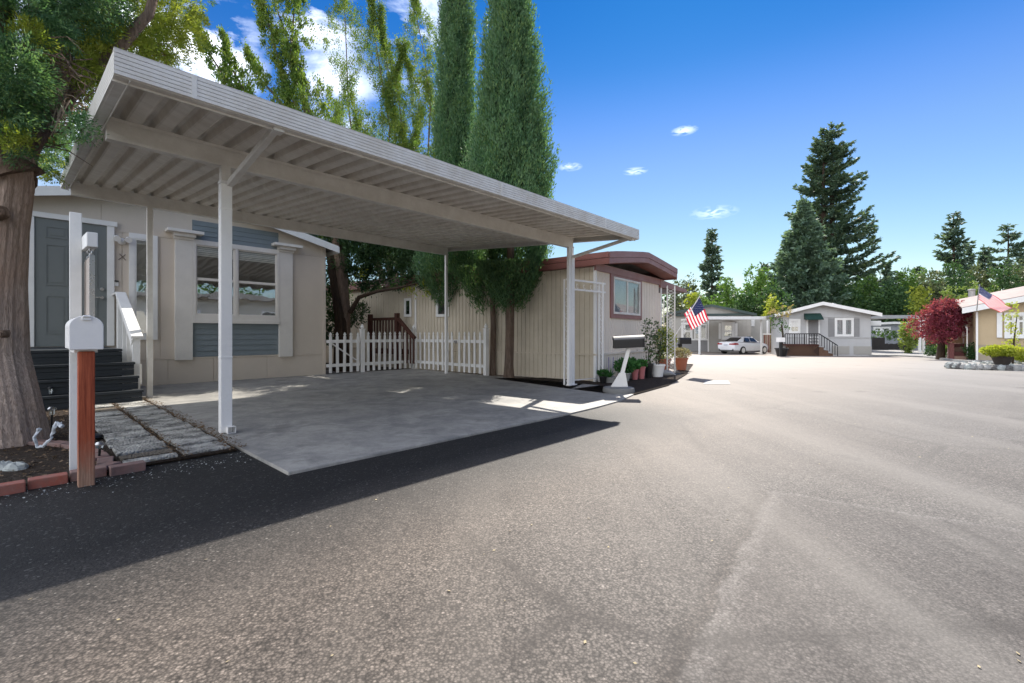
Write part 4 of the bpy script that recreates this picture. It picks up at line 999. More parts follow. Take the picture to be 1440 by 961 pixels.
potted(958, 521, 19, 17, terra, 'terracotta pot of pale flowering plant right of the lattice post', 'mound', leafmat('pale_flower', (.45, .38, .33), (.14, .2, .07), (.35, .2, .13), .3), 14, wf=1.4)
rock(G(952, 528)+Vector((0, 0, .02)), .1, paint('dark_stone', (.06, .06, .06), .8), 'dark_stone', 'small dark stone at the foot of the lattice post', 'stone')

# ================================================================== AWNING WITH LATTICE POSTS (far side of that home)
aw = thing('side_awning', C1+Fm.t*(WM+1.3), 'sloping brown patio awning on white lattice posts beyond the ribbed home', 'awning')
ga = G(945, 525)
Ya = ga.y
Fa = Face(Vector(((929-CX)/FPX*13.0, 13.0, 0)), A2)
qa, za = Fa.at(929, 393); q2, z2 = Fa.at(966, 408); z1a = Fa.at(929, 412)[1]; z2a = Fa.at(966, 411.5)[1]
b = MB(); b.prism([Fa.p(qa, za, 0), Fa.p(q2, z2a, 0), Fa.p(q2, z2, 0)][::-1] if False else [Fa.p(qa, z1a+.16, 0), Fa.p(q2, z2a, 0), Fa.p(q2, z2+.01, 0), Fa.p(qa, za, 0)], -Fa.n*6)
b.build('awning_roof', maroon2, aw)
b = MB(); b.prism([Fa.p(qa, z1a, -.05), Fa.p(q2-.05, z2a-.02, -.05), Fa.p(q2-.05, z2a-.001, -.05), Fa.p(qa, z1a+.155, -.05)], -Fa.n*5.8); b.build('ceiling_panel', paint('brown_panel', (.16, .12, .10), .7), aw)
for (px, Yp, nm) in [(943.5, Ya, 0), (968, Ya+5.2, 1)]:
    if nm: base = Vector((ga.x+1.2, Ya+4.6, gz(Ya+4.6)))
    else: base = Vector(((943.5-CX)/FPX*Ya, Ya, gz(Ya)))
    ztp = z2a-.05 if nm == 0 else z2a-.05
    for dd in (-.10, .10):
        b = MB(); b.box(base+Vector((dd, 0, 0)), .03, .03, ztp-base.z); b.build('post', beamm, aw)
    b = MB()
    for k in range(24):
        z0 = base.z+.1+k*(ztp-base.z-.2)/24; sgn = 1 if k % 2 else -1
        b.beam(base+Vector((-.09*sgn, 0, z0-base.z)), base+Vector((.09*sgn, 0, z0-base.z+.1)), .008, .012, up=(0, 1, 0)); b.beam(base+Vector((.09*sgn, 0.012, z0-base.z)), base+Vector((-.09*sgn, .012, z0-base.z+.1)), .008, .012, up=(0, 1, 0))
    tag(b.build('lattice', beamm, aw), kind='stuff')

# ------------------------------------------------------------------ flags
def flagmats():
    n = Nt('flag_cloth'); g = n.noise(60, 2); return n
def cloth(name, c):
    n = Nt(name); d = n.new('ShaderNodeBsdfDiffuse', {'Color': (*c, 1)}); t = n.new('ShaderNodeBsdfTranslucent', {'Color': (*c, 1)}); m = n.new('ShaderNodeMixShader', {0: .35, 1: d.outputs[0], 2: t.outputs[0]}); n.t.links.new(m.outputs[0], n.out.inputs[0]); return n.m
red = cloth('flag_red', (.60, .03, .06)); wht = cloth('flag_white', (.85, .84, .83)); blu = cloth('flag_blue', (.06, .08, .22))
def flag(parent, ht, hb, ft, fb_, sag, ripple, star=True, canton=(.40, .54)):
    """hoist top/bottom, fly top/bottom corners; 13 stripes and a starred canton on rippled cloth"""
    ht, hb, ft, fb_ = map(Vector, (ht, hb, ft, fb_)); nrm = ((ft-ht).cross(hb-ht)).normalized()
    def pt_(u, v, off=0):    # u along fly, v down the hoist
        p = (ht.lerp(ft, u)).lerp(hb.lerp(fb_, u), v)
        r = ripple*math.sin(u*9+v*3.0)*(.25+u)*1.0
        return p+nrm*(r+off)+Vector((0, 0, -sag*math.sin(math.pi*u)))
    nu = 20
    for i in range(13):
        b = MB(); vs = []
        for k in range(nu+1):
            for v in (i/13+.0005, (i+1)/13): vs.append(pt_(k/nu, v))
        b.add(vs, [(2*k, 2*k+1, 2*k+3, 2*k+2) for k in range(nu)]); b.build('stripe', red if i % 2 == 0 else wht, parent, smooth=True)
    for s_ in (1, -1):
        b = MB(); vs = []; m_ = 10
        for k in range(m_+1):
            for j_ in range(5): vs.append(pt_(canton[0]*k/m_, canton[1]*j_/4, .004*s_))
        b.add(vs, [(5*k+j_, 5*k+j_+1, 5*k+j_+6, 5*k+j_+5) for k in range(m_) for j_ in range(4)]); ct = b.build('canton', blu, parent, smooth=True)
        b = MB()
        for r_ in range(9):
            for c_ in range(6 if r_ % 2 == 0 else 5):
                u = canton[0]*(c_+(.5 if r_ % 2 == 0 else 1))/6; v = canton[1]*(r_+.5)/9; c = pt_(u, v, .007*s_); eu = (pt_(u+.01, v)-pt_(u-.01, v)).normalized(); ev = (pt_(u, v+.01)-pt_(u, v-.01)).normalized()
                rr_ = (ft-ht).length*canton[0]*.032
                vs = [c+(eu*math.sin(t)+ev*-math.cos(t))*(rr_ if q % 2 == 0 else rr_*.4) for q, t in enumerate(np.linspace(0, 2*math.pi, 11)[:-1])]
                b.add([c+nrm*.0005*s_]+vs, [(0, 1+q, 1+(q+1) % 10) for q in range(10)])
        o = b.build('stars', wht, ct); o['kind'] = 'stuff'
Yf = Ya-.1
fl = thing('hanging_flag', P(948, 480, Ya), 'American flag hanging from an angled pole on the lattice post', 'flag')
flag(fl, P(984, 419, Yf-.25), P(962, 442, Yf-.1), P(997, 450, Yf-.2), P(972, 464, Yf+.05), -.0, .035, canton=(.5, .56))
b = MB(); b.tube([P(947, 476, Yf), P(984.5, 416, Yf-.25)], .012, 8); b.build('pole', whiteA, fl)

# ------------------------------------------------------------------ second dark mailbox
q0 = G(957, 512); m2 = thing('mailbox', q0, 'small black mailbox right of the lattice post below the hanging flag', 'mailbox')
b = MB(); zc = H+(HY-484)/FPX*q0.y; b.box(q0, .09, .09, zc-q0.z); b.beam(q0+Vector((0, 0, .55)), q0+Vector((-.1, 0, zc-q0.z)), .06, .06); b.build('post', blackp, m2)
b = MB(); s = q0.y/FPX; hh = 9*s; o_ = Vector(((955-CX)*s, q0.y, zc)); pr2 = [(-.1, 0), (.1, 0), (.1, hh*.7), (.06, hh), (-.06, hh), (-.1, hh*.7)]
b.prism([o_+Vector((0, x, z)) for (x, z) in pr2], (16*s, -.0, 0)); b.build('box', blackp, m2)

# ================================================================== HOUSES ROUND THE FAR END
def gable_house(F, x0, x1, ybase, yl, xp, yp, yr, wallm, roofm, name, label, depth=9, ov=.35, fm=None, rib=None, cat='house', zoff=0):
    """front wall between two pixel columns on face F; eave heights left and right and a ridge between them"""
    a0 = F.at(x0, ybase)[0]; a1 = F.at(x1, ybase)[0]; zl = F.at(x0, yl)[1]; zr__ = F.at(x1, yr)[1]; ap, zp = F.at(xp, yp)
    h = thing(name, F.p((a0+a1)/2, 0, -depth/2), label, cat)
    b = MB(); b.prism([F.p(a, z) for (a, z) in [(a0, -.1), (a1, -.1), (a1, zr__), (ap, zp), (a0, zl)]], -F.n*depth); b.build('wall', wallm, h)
    def sl_(a): return zl+(zp-zl)*(a-a0)/(ap-a0) if a < ap else zr__+(zp-zr__)*(a1-a)/(a1-ap)
    for (p_, q_) in [(a0-ov, ap), (ap, a1+ov)]:
        b = MB(); b.prism([F.p(p_, sl_(p_)+.01, ov), F.p(q_, sl_(q_)+.01, ov), F.p(q_, sl_(q_)+.16, ov), F.p(p_, sl_(p_)+.16, ov)], -F.n*(depth+2*ov)); b.build('roof', roofm, h)
        b = MB(); b.prism([F.p(p_, sl_(p_)-.06, ov+.02), F.p(q_, sl_(q_)-.06, ov+.02), F.p(q_, sl_(q_)+.17, ov+.02), F.p(p_, sl_(p_)+.17, ov+.02)], -F.n*.02); b.build('rake_board', fm or white, h)
    if rib:
        b = MB(); n = int((a1-a0)/rib)
        for i in range(n+1):
            a = a0+(a1-a0)*i/n; b.fb(F, a-.02, a+.02, 0, sl_(a)-.02, 0, .014)
        o = b.build('batten_strip', wallm, h); o['kind'] = 'stuff'
    return h, a0, a1, sl_
shg = paint('far_shingle', (.20, .195, .19), .9, .3, 3, .3); shgg = paint('green_roof_edge', (.045, .065, .06), .7, .2)
# --- grey house with the flat carport (left of the far end)
FA = Face(G(955, 494.5), R(-16))
gw = paint('grey_green_wall', (.40, .38, .34), .8, .2); gw2 = paint('darker_grey_lap', (.26, .255, .25), .8, .2)
hA, aA0, aA1, sA = gable_house(FA, 945, 1056, 494.5, 441.5, 1000, 431, 442.5, gw, shg, 'grey_house', 'grey house with white trimmed windows and a flat carport, behind the white sedan', 6, .4, shgg, .33)
a, z = FA.at(995, 478); laps(FA, hA, aA0, a, 0.02, z, .25, gw2, d=.02)
b = MB(); b.fb(FA, aA0, aA1, FA.at(1000, 444.5)[1], FA.at(1000, 441.5)[1], 0, .30); b.build('gable_skirt_roof', shgg, hA)
b = MB(); b.fb(FA, a, a+.12, 0, FA.at(995, 446)[1], 0, .05); b.build('corner_trim', white, hA)
win_px(FA, hA, 1014.5, 1033, 453.5, 478, fr=.24, m=white, rails=(FA.at(1020, 466)[1],), d=.06, fw=.2)
for (x0, x1) in ((1010.5, 1014), (1033.5, 1037)):
    b = MB(); q = FA.at(x0, 455); b.fb(FA, q[0], FA.at(x1, 455)[0], FA.at(x0, 477)[1], q[1], 0, .04); b.build('shutter', white, hA)
win_px(FA, hA, 958, 974, 454, 478, fr=.16, m=white, mull=(), rails=(FA.at(966, 466)[1],), d=.06)
win_px(FA, hA, 976, 994, 456, 478, fr=.10, m=white, mull=(FA.at(985, 460)[0],), d=.05, backm=curtain)
b = MB(); pq = FA.at(955, 478)[1]; b.fb(FA, aA0, a, pq-.05, pq+.08, 0, .07); b.build('belt_trim', white, hA)
# side wing wall right of it
b = MB(); b.fb(Face(FA.o-FA.n*3, FA.ang), aA1, FA.at(1078, 470)[0]+1.0, 0, FA.at(1060, 449)[1]+.1, -4, 0); b.build('rear_wing', gw, hA)
Fw_ = Face(FA.o-FA.n*2.98, FA.ang); win_px(Fw_, hA, 1056.5, 1061, 449.5, 459, fr=.1, m=white, d=.03)
# flat carport over the sedan
fcp = thing('flat_carport', FA.p(FA.at(1035, 480)[0], 0, 3), 'flat white carport roof on thin posts above the white sedan', 'carport')
Fc = Face(G(1035, 498.5), 0)
b = MB(); q0_, zt_ = Fc.at(993, 445.2); q1_, _ = Fc.at(1081, 445); zb_ = Fc.at(1000, 449.5)[1]
b.fb(Fc, q0_, q1_, zb_, zt_, -.0, .05); b.build('fascia', white, fcp)
b = MB(); b.fb(Fc, q0_+.02, q1_-.02, zb_+.06, zt_-.04, -5.5, -.01); b.build('roof_deck', alu, fcp)
for (px, dd) in ((984, .0), (1071, .25), (1079.5, 4.5)):
    Fq = Face(Fc.o-Fc.n*dd, 0); q = Fq.at(px, 480)[0]
    b = MB(); b.fb(Fq, q-.06, q+.06, 0, zb_+.06, -.12, 0); b.build('post', white, fcp)
# pale side gate and storage behind the sedan
b = MB(); Fq = Face(G(1075, 497), 0)
gtt = thing('side_gate', Fq.p(Fq.at(1083, 480)[0], 0), 'low wooden gate between the two far houses', 'gate')
for i, px in enumerate(np.linspace(1074, 1092, 8)):
    b = MB(); q = Fq.at(px, 480)[0]; b.fb(Fq, q, q+.11, .05, Fq.at(px, 470)[1], 0, .03); b.build('board', fadedwood if i % 2 else woodmat('red_board', (.22, .09, .06)), gtt)
b = MB(); b.fb(Fq, Fq.at(1073, 480)[0], Fq.at(1093, 480)[0], Fq.at(1075, 471)[1], Fq.at(1075, 470)[1]+.05, -.05, .05); b.build('top_rail', white, gtt)
# --- pale grey house with green door awning
FB = Face(G(1100, 500), R(-22))
pg = paint('pale_grey_wall', (.50, .495, .485), .8, .12, 2)
hB, aB0, aB1, sB = gable_house(FB, 1099, 1224, 500.5, 442.5, 1155, 428.5, 442, pg, shg, 'pale_grey_house', 'pale grey house with a dark green door awning at the end of the road', 5, .5, white, .4)
b = MB(); z_ = FB.at(1150, 474.5)[1]; b.fb(FB, aB0, aB1, z_-.03, z_+.03, 0, .05); b.build('belt_trim', pg, hB)
b = MB(); z_ = FB.at(1150, 446)[1]; b.fb(FB, aB0, aB1, z_-.04, z_+.04, 0, .05); b.build('gable_trim', pg, hB)
win_px(FB, hB, 1109.5, 1125.5, 449, 469, fr=.12, m=white, d=.06, blind=.45, rails=(FB.at(1115, 459)[1],), blm=white)
win_px(FB, hB, 1173.5, 1200.5, 447.5, 473.5, fr=.12, m=white, d=.06, mull=(FB.at(1187, 460)[0],), backm=white, gm=glass2)
shu = paint('grey_shutter', (.25, .245, .24), .7)
for (x0, x1) in ((1165, 1173), (1201, 1208.5)):
    b = MB(); q = FB.at(x0, 448); b.fb(FB, q[0], FB.at(x1, 455)[0], FB.at(x0, 474)[1], q[1], 0, .05); b.build('shutter', shu, hB)
    for k in range(10):
        zz = FB.at(x0, 474)[1]+(q[1]-FB.at(x0, 474)[1])*(k+.5)/10; 
b = MB(); q = FB.at(1136, 450); b.fb(FB, q[0], FB.at(1151, 450)[0], FB.at(1136, 485)[1], q[1], 0, .04); dB = b.build('door', paint('screen_door', (.22, .215, .21), .6), hB)
b = MB(); q = FB.at(1134, 450); e = FB.at(1153, 450)[0]; zd = FB.at(1136, 485)[1]; b.fb(FB, q[0], q[0]+.1, zd, q[1], .0, .06); b.fb(FB, e-.1, e, zd, q[1], 0, .06); b.build('door_trim', white, hB)
b = MB(); q = FB.at(1136.5, 471)
for i in range(3):
    for k in range(3):
        a_ = q[0]+.15+i*.22; z_ = q[1]-.15-k*.22; b.fb(FB, a_-.09, a_+.09, z_-.02, z_+.02, .04, .055); b.fb(FB, a_-.02, a_+.02, z_-.09, z_-.02, .04, .055)
o = b.build('door_grille', white, dB); o['kind'] = 'stuff'
b = MB(); q = FB.at(1130.5, 441); e = FB.at(1154, 441)[0]; zb_ = FB.at(1130, 449.5)[1]
b.prism([FB.p(q[0], q[1], 0), FB.p(q[0], zb_, .9), FB.p(q[0], zb_-.06, .9), FB.p(q[0], zb_, 0)], FB.t*(e-q[0])); b.build('awning', paint('green_canvas', (.012, .045, .035), .8), hB)
for px in (1187, 1218): b = MB(); q = FB.at(px, 490); b.fb(FB, q[0]-.7, q[0]+.3, .15, .7, 0, .03); b.build('vent', gw, hB)
b = MB(); c = FB.p(FB.at(1188, 430)[0], 0, -3); b.lathe(Vector((c.x, c.y, c.z+sB(FB.at(1188, 430)[0]))), [(.15, 0), (.15, .45), (.22, .46), (.22, .55), (.05, .6)], 10); b.build('roof_vent', metal, hB)
# porch deck of that house
dB_ = thing('entry_deck', FB.p(FB.at(1140, 490)[0], 0, 1), 'raised entry deck with black railing and lattice skirt before the pale grey house', 'deck')
FD = Face(FB.o+FB.n*1.5, FB.ang); x0 = FD.at(1104, 480)[0]; x1 = FD.at(1152, 480)[0]; x2 = FD.at(1178, 480)[0]; zf_ = FD.at(1130, 484.5)[1]; zt_ = FD.at(1130, 469)[1]
blackr = paint('black_rail', (.015, .015, .016), .4, .1)
b = MB(); b.fb(FD, x0, x1, zf_-.1, zf_, -1.5, .03); b.build('deck_floor', brownw, dB_)
b = MB(); b.fb(FD, x0, x1, zt_-.06, zt_, -.05, .02); b.build('top_rail', blackr, dB_)
b = MB(); b.beam(FD.p(x1, zt_-.03), FD.p(x2, zt_-.03-zf_*.95), .07, .06); b.build('stair_rail', blackr, dB_)
n = 14
for i in range(n+1): b = MB(); a = x0+(x1-x0)*i/n; w__ = .035 if i % 4 == 0 else .018; b.fb(FD, a-w__, a+w__, zf_, zt_-.06, -.04, .0); b.build('baluster', blackr, dB_)
for i in range(1, 8): b = MB(); t = i/7; a = x1+(x2-x1)*t; zg = zf_*(1-t*.98); b.fb(FD, a-.018, a+.018, zg, zg+(zt_-zf_)-.05, -.04, .0); b.build('baluster', blackr, dB_)
latm = woodmat('brown_lattice', (.15, .085, .055), .6)
b = MB(); 
for i in range(34):
    a = x0-.9+i*.16
    for sg_ in (1, -1):
        aa0, aa1 = (a, a+zf_-.1) if sg_ > 0 else (a+zf_-.1, a)
        if min(aa0, aa1) < x0 or max(aa0, aa1) > x1: continue
        b.beam(FD.p(aa0, .0, .0 if sg_ > 0 else .015), FD.p(aa1, zf_-.1, .0 if sg_ > 0 else .015), .05, .012, up=tuple(FD.n))
o = b.build('lattice_skirt', latm, dB_); o['kind'] = 'stuff'
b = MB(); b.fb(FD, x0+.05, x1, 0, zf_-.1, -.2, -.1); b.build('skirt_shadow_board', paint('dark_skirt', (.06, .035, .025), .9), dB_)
for i in range(4):
    b = MB(); t0_, t1_ = i/4, (i+1)/4; b.fb(FD, x1+(x2-x1)*t0_, x1+(x2-x1)*t1_, 0, zf_*(1-t1_)+.02, -1.3, .0); b.build('step', latm, dB_)
# --- background house seen through the side yard
FC = Face(G(1225, 491.5), R(-20))
hC, aC0, aC1, sC = gable_house(FC, 1215, 1300, 491.5, 457, 1256, 455, 457, paint('blue_grey_wall', (.30, .31, .33), .8), shg, 'background_house', 'blue grey house seen behind the hedge right of the pale grey house', 4, .3, white, .4)
win_px(FC, hC, 1228, 1252.5, 460, 470, fr=.14, m=white, d=.06, mull=(FC.at(1239, 465)[0],), gm=glass2, backm=shu)
fr_ = thing('flat_patio_roof', G(1255, 497), 'long flat grey patio roof reaching right from the pale grey house', 'patio roof')
FE = Face(G(1225, 498), 0); q0_, zt_ = FE.at(1224.5, 443.5); q1_ = FE.at(1287, 443)[0]; zb_ = FE.at(1224, 448)[1]
b = MB(); b.fb(FE, q0_, q1_, zb_, zt_, 0, .06); b.build('fascia', paint('grey_fascia', (.33, .33, .33), .6), fr_)
b = MB(); b.fb(FE, q0_, q1_, zb_+.05, zt_-.03, -5, -.01); b.build('roof_deck', beamm, fr_)
b = MB(); b.fb(Face(FE.o-FE.n*4.8, 0), q0_, q1_+1, FE.at(1224, 455)[1]-.1, FE.at(1224, 449)[1], 0, .05); b.build('rear_fascia', white, fr_)
for px in (1294.5, 1300):
    b = MB(); q = FE.at(px, 480)[0]; b.fb(FE, q-.07, q+.07, 0, zb_+.0, -.15, 0); b.build('post', white, fr_)
b = MB(); b.fb(FE, q1_-.2, FE.at(1301, 480)[0]+.1, zb_, zt_-.02, -.2, -.01); b.build('beam', beamm, fr_)
fb_ = thing('dark_side_fence', G(1238, 494), 'dark brown board fence under the hedge in the side yard', 'fence')
FG_ = Face(G(1226, 494), 0); zt_ = FG_.at(1230, 475)[1]
for i, px in enumerate(np.linspace(1226, 1278, 24)):
    b = MB(); q = FG_.at(px, 480)[0]; b.fb(FG_, q, q+.155, 0, zt_*(1 if px < 1244 else .55)+random.uniform(-.03, .03), 0, .03); b.build('board', paint('dark_board', (.035, .03, .026), .8), fb_)
# --- tan house on the right
by = paint('yellow_stucco', (.50, .385, .24), .85, .15, 2, .1)
FY = Face(G(1373.5, 507.5), R(-38))
hY = thing('tan_house', FY.p(3, 0, -4), 'yellow tan house with white trimmed window and downspout on the right', 'house')
ze0 = FY.at(1373, 433)[1]; ze1 = FY.at(1440, 421)[1]; aY1 = FY.at(1440, 470)[0]
sl1 = (ze1-ze0)/aY1
b = MB(); b.prism([FY.p(0, -.1), FY.p(aY1+4, -.1), FY.p(aY1+4, ze0+sl1*(aY1+4)), FY.p(0, ze0)], -FY.n*2.7); b.build('wall', by, hY)
b = MB(); b.prism([FY.p(-.55, ze0-.28, .5), FY.p(aY1+4.5, ze0+sl1*(aY1+4.5)-.05, .5), FY.p(aY1+4.5, ze0+sl1*(aY1+4.5)+.2, .5), FY.p(-.55, ze0-.02, .5)], -FY.n*.03); b.build('fascia', white, hY)
pinkr = paint('pinkish_shingle', (.36, .29, .26), .9, .2, 3, .3)
e0 = FY.p(-.55, ze0-.03, .48); e1 = FY.p(aY1+4.5, ze0+sl1*(aY1+4.5)+.17, .48); up_ = -FY.n*3.0+Vector((0, 0, .50))
b = MB(); b.hexa([e0, e1, e1+up_, e0+up_]+[p+Vector((0, 0, .05)) for p in (e0, e1, e1+up_, e0+up_)]); b.build('roof', pinkr, hY)
b = MB(); b.hexa([e0+up_, e1+up_, e1+up_-FY.n*5-Vector((0, 0, 1.2)), e0+up_-FY.n*5-Vector((0, 0, 1.2))]+[p+Vector((0, 0, .05)) for p in (e0+up_, e1+up_, e1+up_-FY.n*5-Vector((0, 0, 1.2)), e0+up_-FY.n*5-Vector((0, 0, 1.2)))]); b.build('roof', pinkr, hY)
win_px(FY, hY, 1412, 1446, 440, 476, fr=.14, m=white, d=.08, mull=(FY.at(1428, 460)[0],), rails=(FY.at(1420, 452)[1],), gm=glass2)
b = MB(); q = FY.at(1401.5, 440); b.fb(FY, q[0], FY.at(1409, 440)[0], FY.at(1401, 475)[1], q[1], 0, .07); b.build('shutter', white, hY)
b = MB(); b.fb(FY, -.035, .035, 0, ze0-.2, .02, .09); b.build('downspout', whiteA, hY)
b = MB(); b.fb(FY, -.01, aY1+3, 0, .75, .01, .04); b.build('skirting', paint('tan_skirt', (.36, .30, .22), .85, .3), hY)
# recessed entry wall
FZ = Face(FY.o-FY.n*2.6-FY.t*.0, R(-38)); qz = FZ.at(1338, 470)[0]
b = MB(); b.prism([FZ.p(qz, 0), FZ.p(1.5, 0), FZ.p(1.5, ze0-.2), FZ.p(qz, ze0-.2)], -FZ.n*.3); b.build('entry_wall', by, hY)
b = MB(); b.prism([FZ.p(qz-.4, ze0-.22, .5), FZ.p(1.5, ze0-.2, .5), FZ.p(1.5, ze0-.02, .5), FZ.p(qz-.4, ze0-.04, .5)], -FZ.n*1.0); b.build('roof', pinkr, hY)
win_px(FZ, hY, 1353, 1364, 447, 473, fr=.12, m=white, d=.08, mull=())
win_px(FZ, hY, 1341, 1347, 452, 478, fr=.1, m=white, d=.08, gm=glass2, backm=curtain)
stc = paint('red_brown_step', (.15, .05, .045), .8, .3)
sth = thing('entry_steps', G(1347, 506), 'red brown entry steps in front of the tan house', 'steps')
FS_ = Face(G(1337, 506.5), R(-40))
for i in range(4):
    b = MB(); q0_ = FS_.at(1337, 500)[0]; q1_ = FS_.at(1359, 500)[0]; b.fb(FS_, q0_, q1_, 0, .2*(i+1), -.32*(i+1)-.32 if i < 3 else -1.7, -.32*i); b.build('step', stc if i % 2 else paint('tan_step', (.25, .15, .11), .8, .3), sth)
b = MB(); b.fb(FS_, q0_-.05, q0_+.12, 0, .85, -1.2, .05); b.build('side_wall', stc, sth)
b = MB(); b.fb(FS_, q1_, q1_+.05, .2, 1.6, -.05, .0); b.beam(FS_.p(q1_, 1.6), FS_.p(q1_, 2.0, -1.6), .05, .05); b.fb(FS_, q1_, q1_+.05, .2, 2.0, -1.65, -1.6); b.build('handrail', whiteA, sth)
# chimney flue and flag
b = MB(); c = P(1366.5, 421, 27.0); b.lathe(c, [(.15, -.5), (.15, .50), (.18, .51), (.18, .57), (.1, .6)], 14); b.build('chimney_flue', concl, hY, smooth=True)
f2 = thing('blowing_flag', P(1374, 436, 18.6), 'American flag blowing to the right above the tan house eave', 'flag')
Y2 = 18.6
b = MB(); b.tube([P(1373.5, 437, Y2), P(1377.5, 400, Y2-.1)], .018, 8); b.build('pole', metal, f2)
flag(f2, P(1378, 402.5, Y2-.1), P(1376, 421, Y2-.1), P(1424, 433, Y2-.6), P(1405, 440, Y2-.2), .02, .09, canton=(.38, .54))

# --- white sedan under the flat carport
car = thing('parked_car', G(1051, 497.5), 'white four door sedan parked under the flat white carport, rear toward the road', 'car')
cw = paint('car_white', (.74, .74, .75), .22, .05, 5, .02, spec=.6); cg = paint('car_glass', (.015, .017, .02), .08, .02, spec=.8); tyre = paint('tyre', (.015, .015, .015), .8); redl = paint('tail_lamp', (.30, .012, .015), .25)
hd = R(28); cx_ = Vector((math.cos(hd), math.sin(hd), 0)); cy_ = Vector((-cx_.y, cx_.x, 0))   # x forward, y to its left
orc = G(1051.5, 497.8)+Vector((0, 0, 0)); orc += cy_*.35-cx_*.0
def cp_(x, y, z): return orc+cx_*x+cy_*y+Vector((0, 0, z))
# body sections along the length: x, half width, sill z, shoulder z, (bottom half width factor)
secs = [(-2.3, .60, .36, .80), (-2.24, .78, .30, .98), (-2.05, .86, .24, 1.03), (-1.6, .90, .20, 1.03), (-.8, .91, .19, .99), (.3, .91, .19, .96), (1.1, .90, .20, .93), (1.6, .88, .22, .88), (2.05, .80, .26, .78), (2.25, .62, .32, .66), (2.32, .40, .36, .56)]
b = MB(); vs = []; m = 12
for (x, hw, z0, z1) in secs:
    ring = [(-.80, 0), (.80, 0), (.97, .12), (1.0, .45), (.985, .72), (.92, .93), (.70, 1.0), (-.70, 1.0), (-.92, .93), (-.985, .72), (-1.0, .45), (-.97, .12)]
    vs += [cp_(x, hw*a, z0+(z1-z0)*t) for (a, t) in ring]
fs = [(i*m+k, i*m+(k+1) % m, (i+1)*m+(k+1) % m, (i+1)*m+k) for i in range(len(secs)-1) for k in range(m)]+[tuple(range(m)), tuple((len(secs)-1)*m+k for k in range(m))[::-1]]
b.add(vs, fs); body = b.build('body', cw, car, smooth=True)
cab = [(-1.75, .66, 1.02, 1.03), (-1.0, .66, 1.0, 1.36), (-.2, .66, .98, 1.455), (.35, .66, .97, 1.42), (1.12, .68, .92, .95)]
b = MB(); vs = []; 
for (x, hw, z0, z1) in cab:
    for (a, t) in [(-1.18, 0), (-.96, .75), (-.75, 1), (.75, 1), (.96, .75), (1.18, 0)]: vs.append(cp_(x, hw*a, z0+(z1-z0)*t))
b.add(vs, [(i*6+k, i*6+k+1, (i+1)*6+k+1, (i+1)*6+k) for i in range(4) for k in range(5)]+[(0, 1, 2, 3, 4, 5), tuple(24+k for k in range(6))[::-1]]); b.build('cabin', cw, car, smooth=True)
for sd in (-1, 1):
    for (xa, xb) in ((-1.15, -.35), (-.28, .62)):
        b = MB(); o1 = .005
        def zt__(x): return 1.03+(.33 if -1.2 < x < .4 else .17)
        pts = [(xa+(0 if xa > -1 else .0), 1.02), (xb, 1.0), (xb-(.0 if xb < 0 else .38), 1.33), (xa+(.22 if xa < -1 else 0), 1.34)]
        vs = [cp_(x, sd*(.782-(z-1.0)*.36+.012), z) for (x, z) in pts]; b.add(vs, [(0, 1, 2, 3)]); b.build('side_window', cg, car)
    for xw in (-1.38, 1.38):
        b = MB(); b.tube([cp_(xw, sd*.74, .325), cp_(xw, sd*.93, .325)], .325, 20); wh = b.build('wheel', tyre, car)
        b = MB(); b.tube([cp_(xw, sd*.93, .325), cp_(xw, sd*.945, .325)], .21, 16); b.build('rim', alu, wh)
    b = MB(); b.prism([cp_(-2.30, sd*.34, .80), cp_(-2.26, sd*.80, .78), cp_(-2.0, sd*.885, .80), cp_(-2.0, sd*.88, .90), cp_(-2.22, sd*.78, .93), cp_(-2.27, sd*.34, .88)], (0, 0, .012)); b.add([cp_(-2.335, sd*.34, .79), cp_(-2.275, sd*.80, .77), cp_(-2.275, sd*.80, .92), cp_(-2.335, sd*.34, .88)], [(0, 1, 2, 3)]); b.add([cp_(-2.275, sd*.80, .77), cp_(-1.95, sd*.91, .80), cp_(-1.95, sd*.91, .89), cp_(-2.275, sd*.80, .92)], [(0, 1, 2, 3)]); b.build('tail_light', redl, car)
    b = MB(); b.box(cp_(.75, sd*.98, .95), .1, .18, .12, hd); b.build('mirror', cw, car)
b = MB(); b.add([cp_(-1.72, -.62, 1.055), cp_(-1.72, .62, 1.055), cp_(-1.03, .50, 1.362), cp_(-1.03, -.50, 1.362)], [(0, 1, 2, 3)]); b.build('rear_window', cg, car)
b = MB(); b.box(cp_(-2.33, 0, .68), .02, .34, .16, hd); b.build('number_plate', paint('plate', (.55, .56, .6), .5), car)
b = MB(); b.box(cp_(-2.22, 0, .28), .14, 1.35, .18, hd); b.build('rear_bumper', blackp, car)

# ================================================================== TREES
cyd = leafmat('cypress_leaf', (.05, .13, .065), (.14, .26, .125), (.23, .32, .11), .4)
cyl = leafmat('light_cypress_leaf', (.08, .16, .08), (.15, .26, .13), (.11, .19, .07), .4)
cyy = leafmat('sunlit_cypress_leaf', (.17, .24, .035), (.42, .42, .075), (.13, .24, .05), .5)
cyb = leafmat('bronzed_cypress_leaf', (.26, .16, .09), (.36, .27, .10), (.10, .06, .04), .3)
jun = leafmat('juniper_leaf', (.06, .14, .035), (.20, .29, .05), (.32, .33, .06), .45)
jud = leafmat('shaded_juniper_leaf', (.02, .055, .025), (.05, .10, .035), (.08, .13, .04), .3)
def blob_px(px, py, Y, r, sq=(1, 1, 1)):
    c = P(px, py, Y); return (tuple(c), (r*sq[0], r*sq[1], r*sq[2]))
def merge(*l):
    return np.concatenate([a for a, _ in l]), np.concatenate([b for _, b in l])
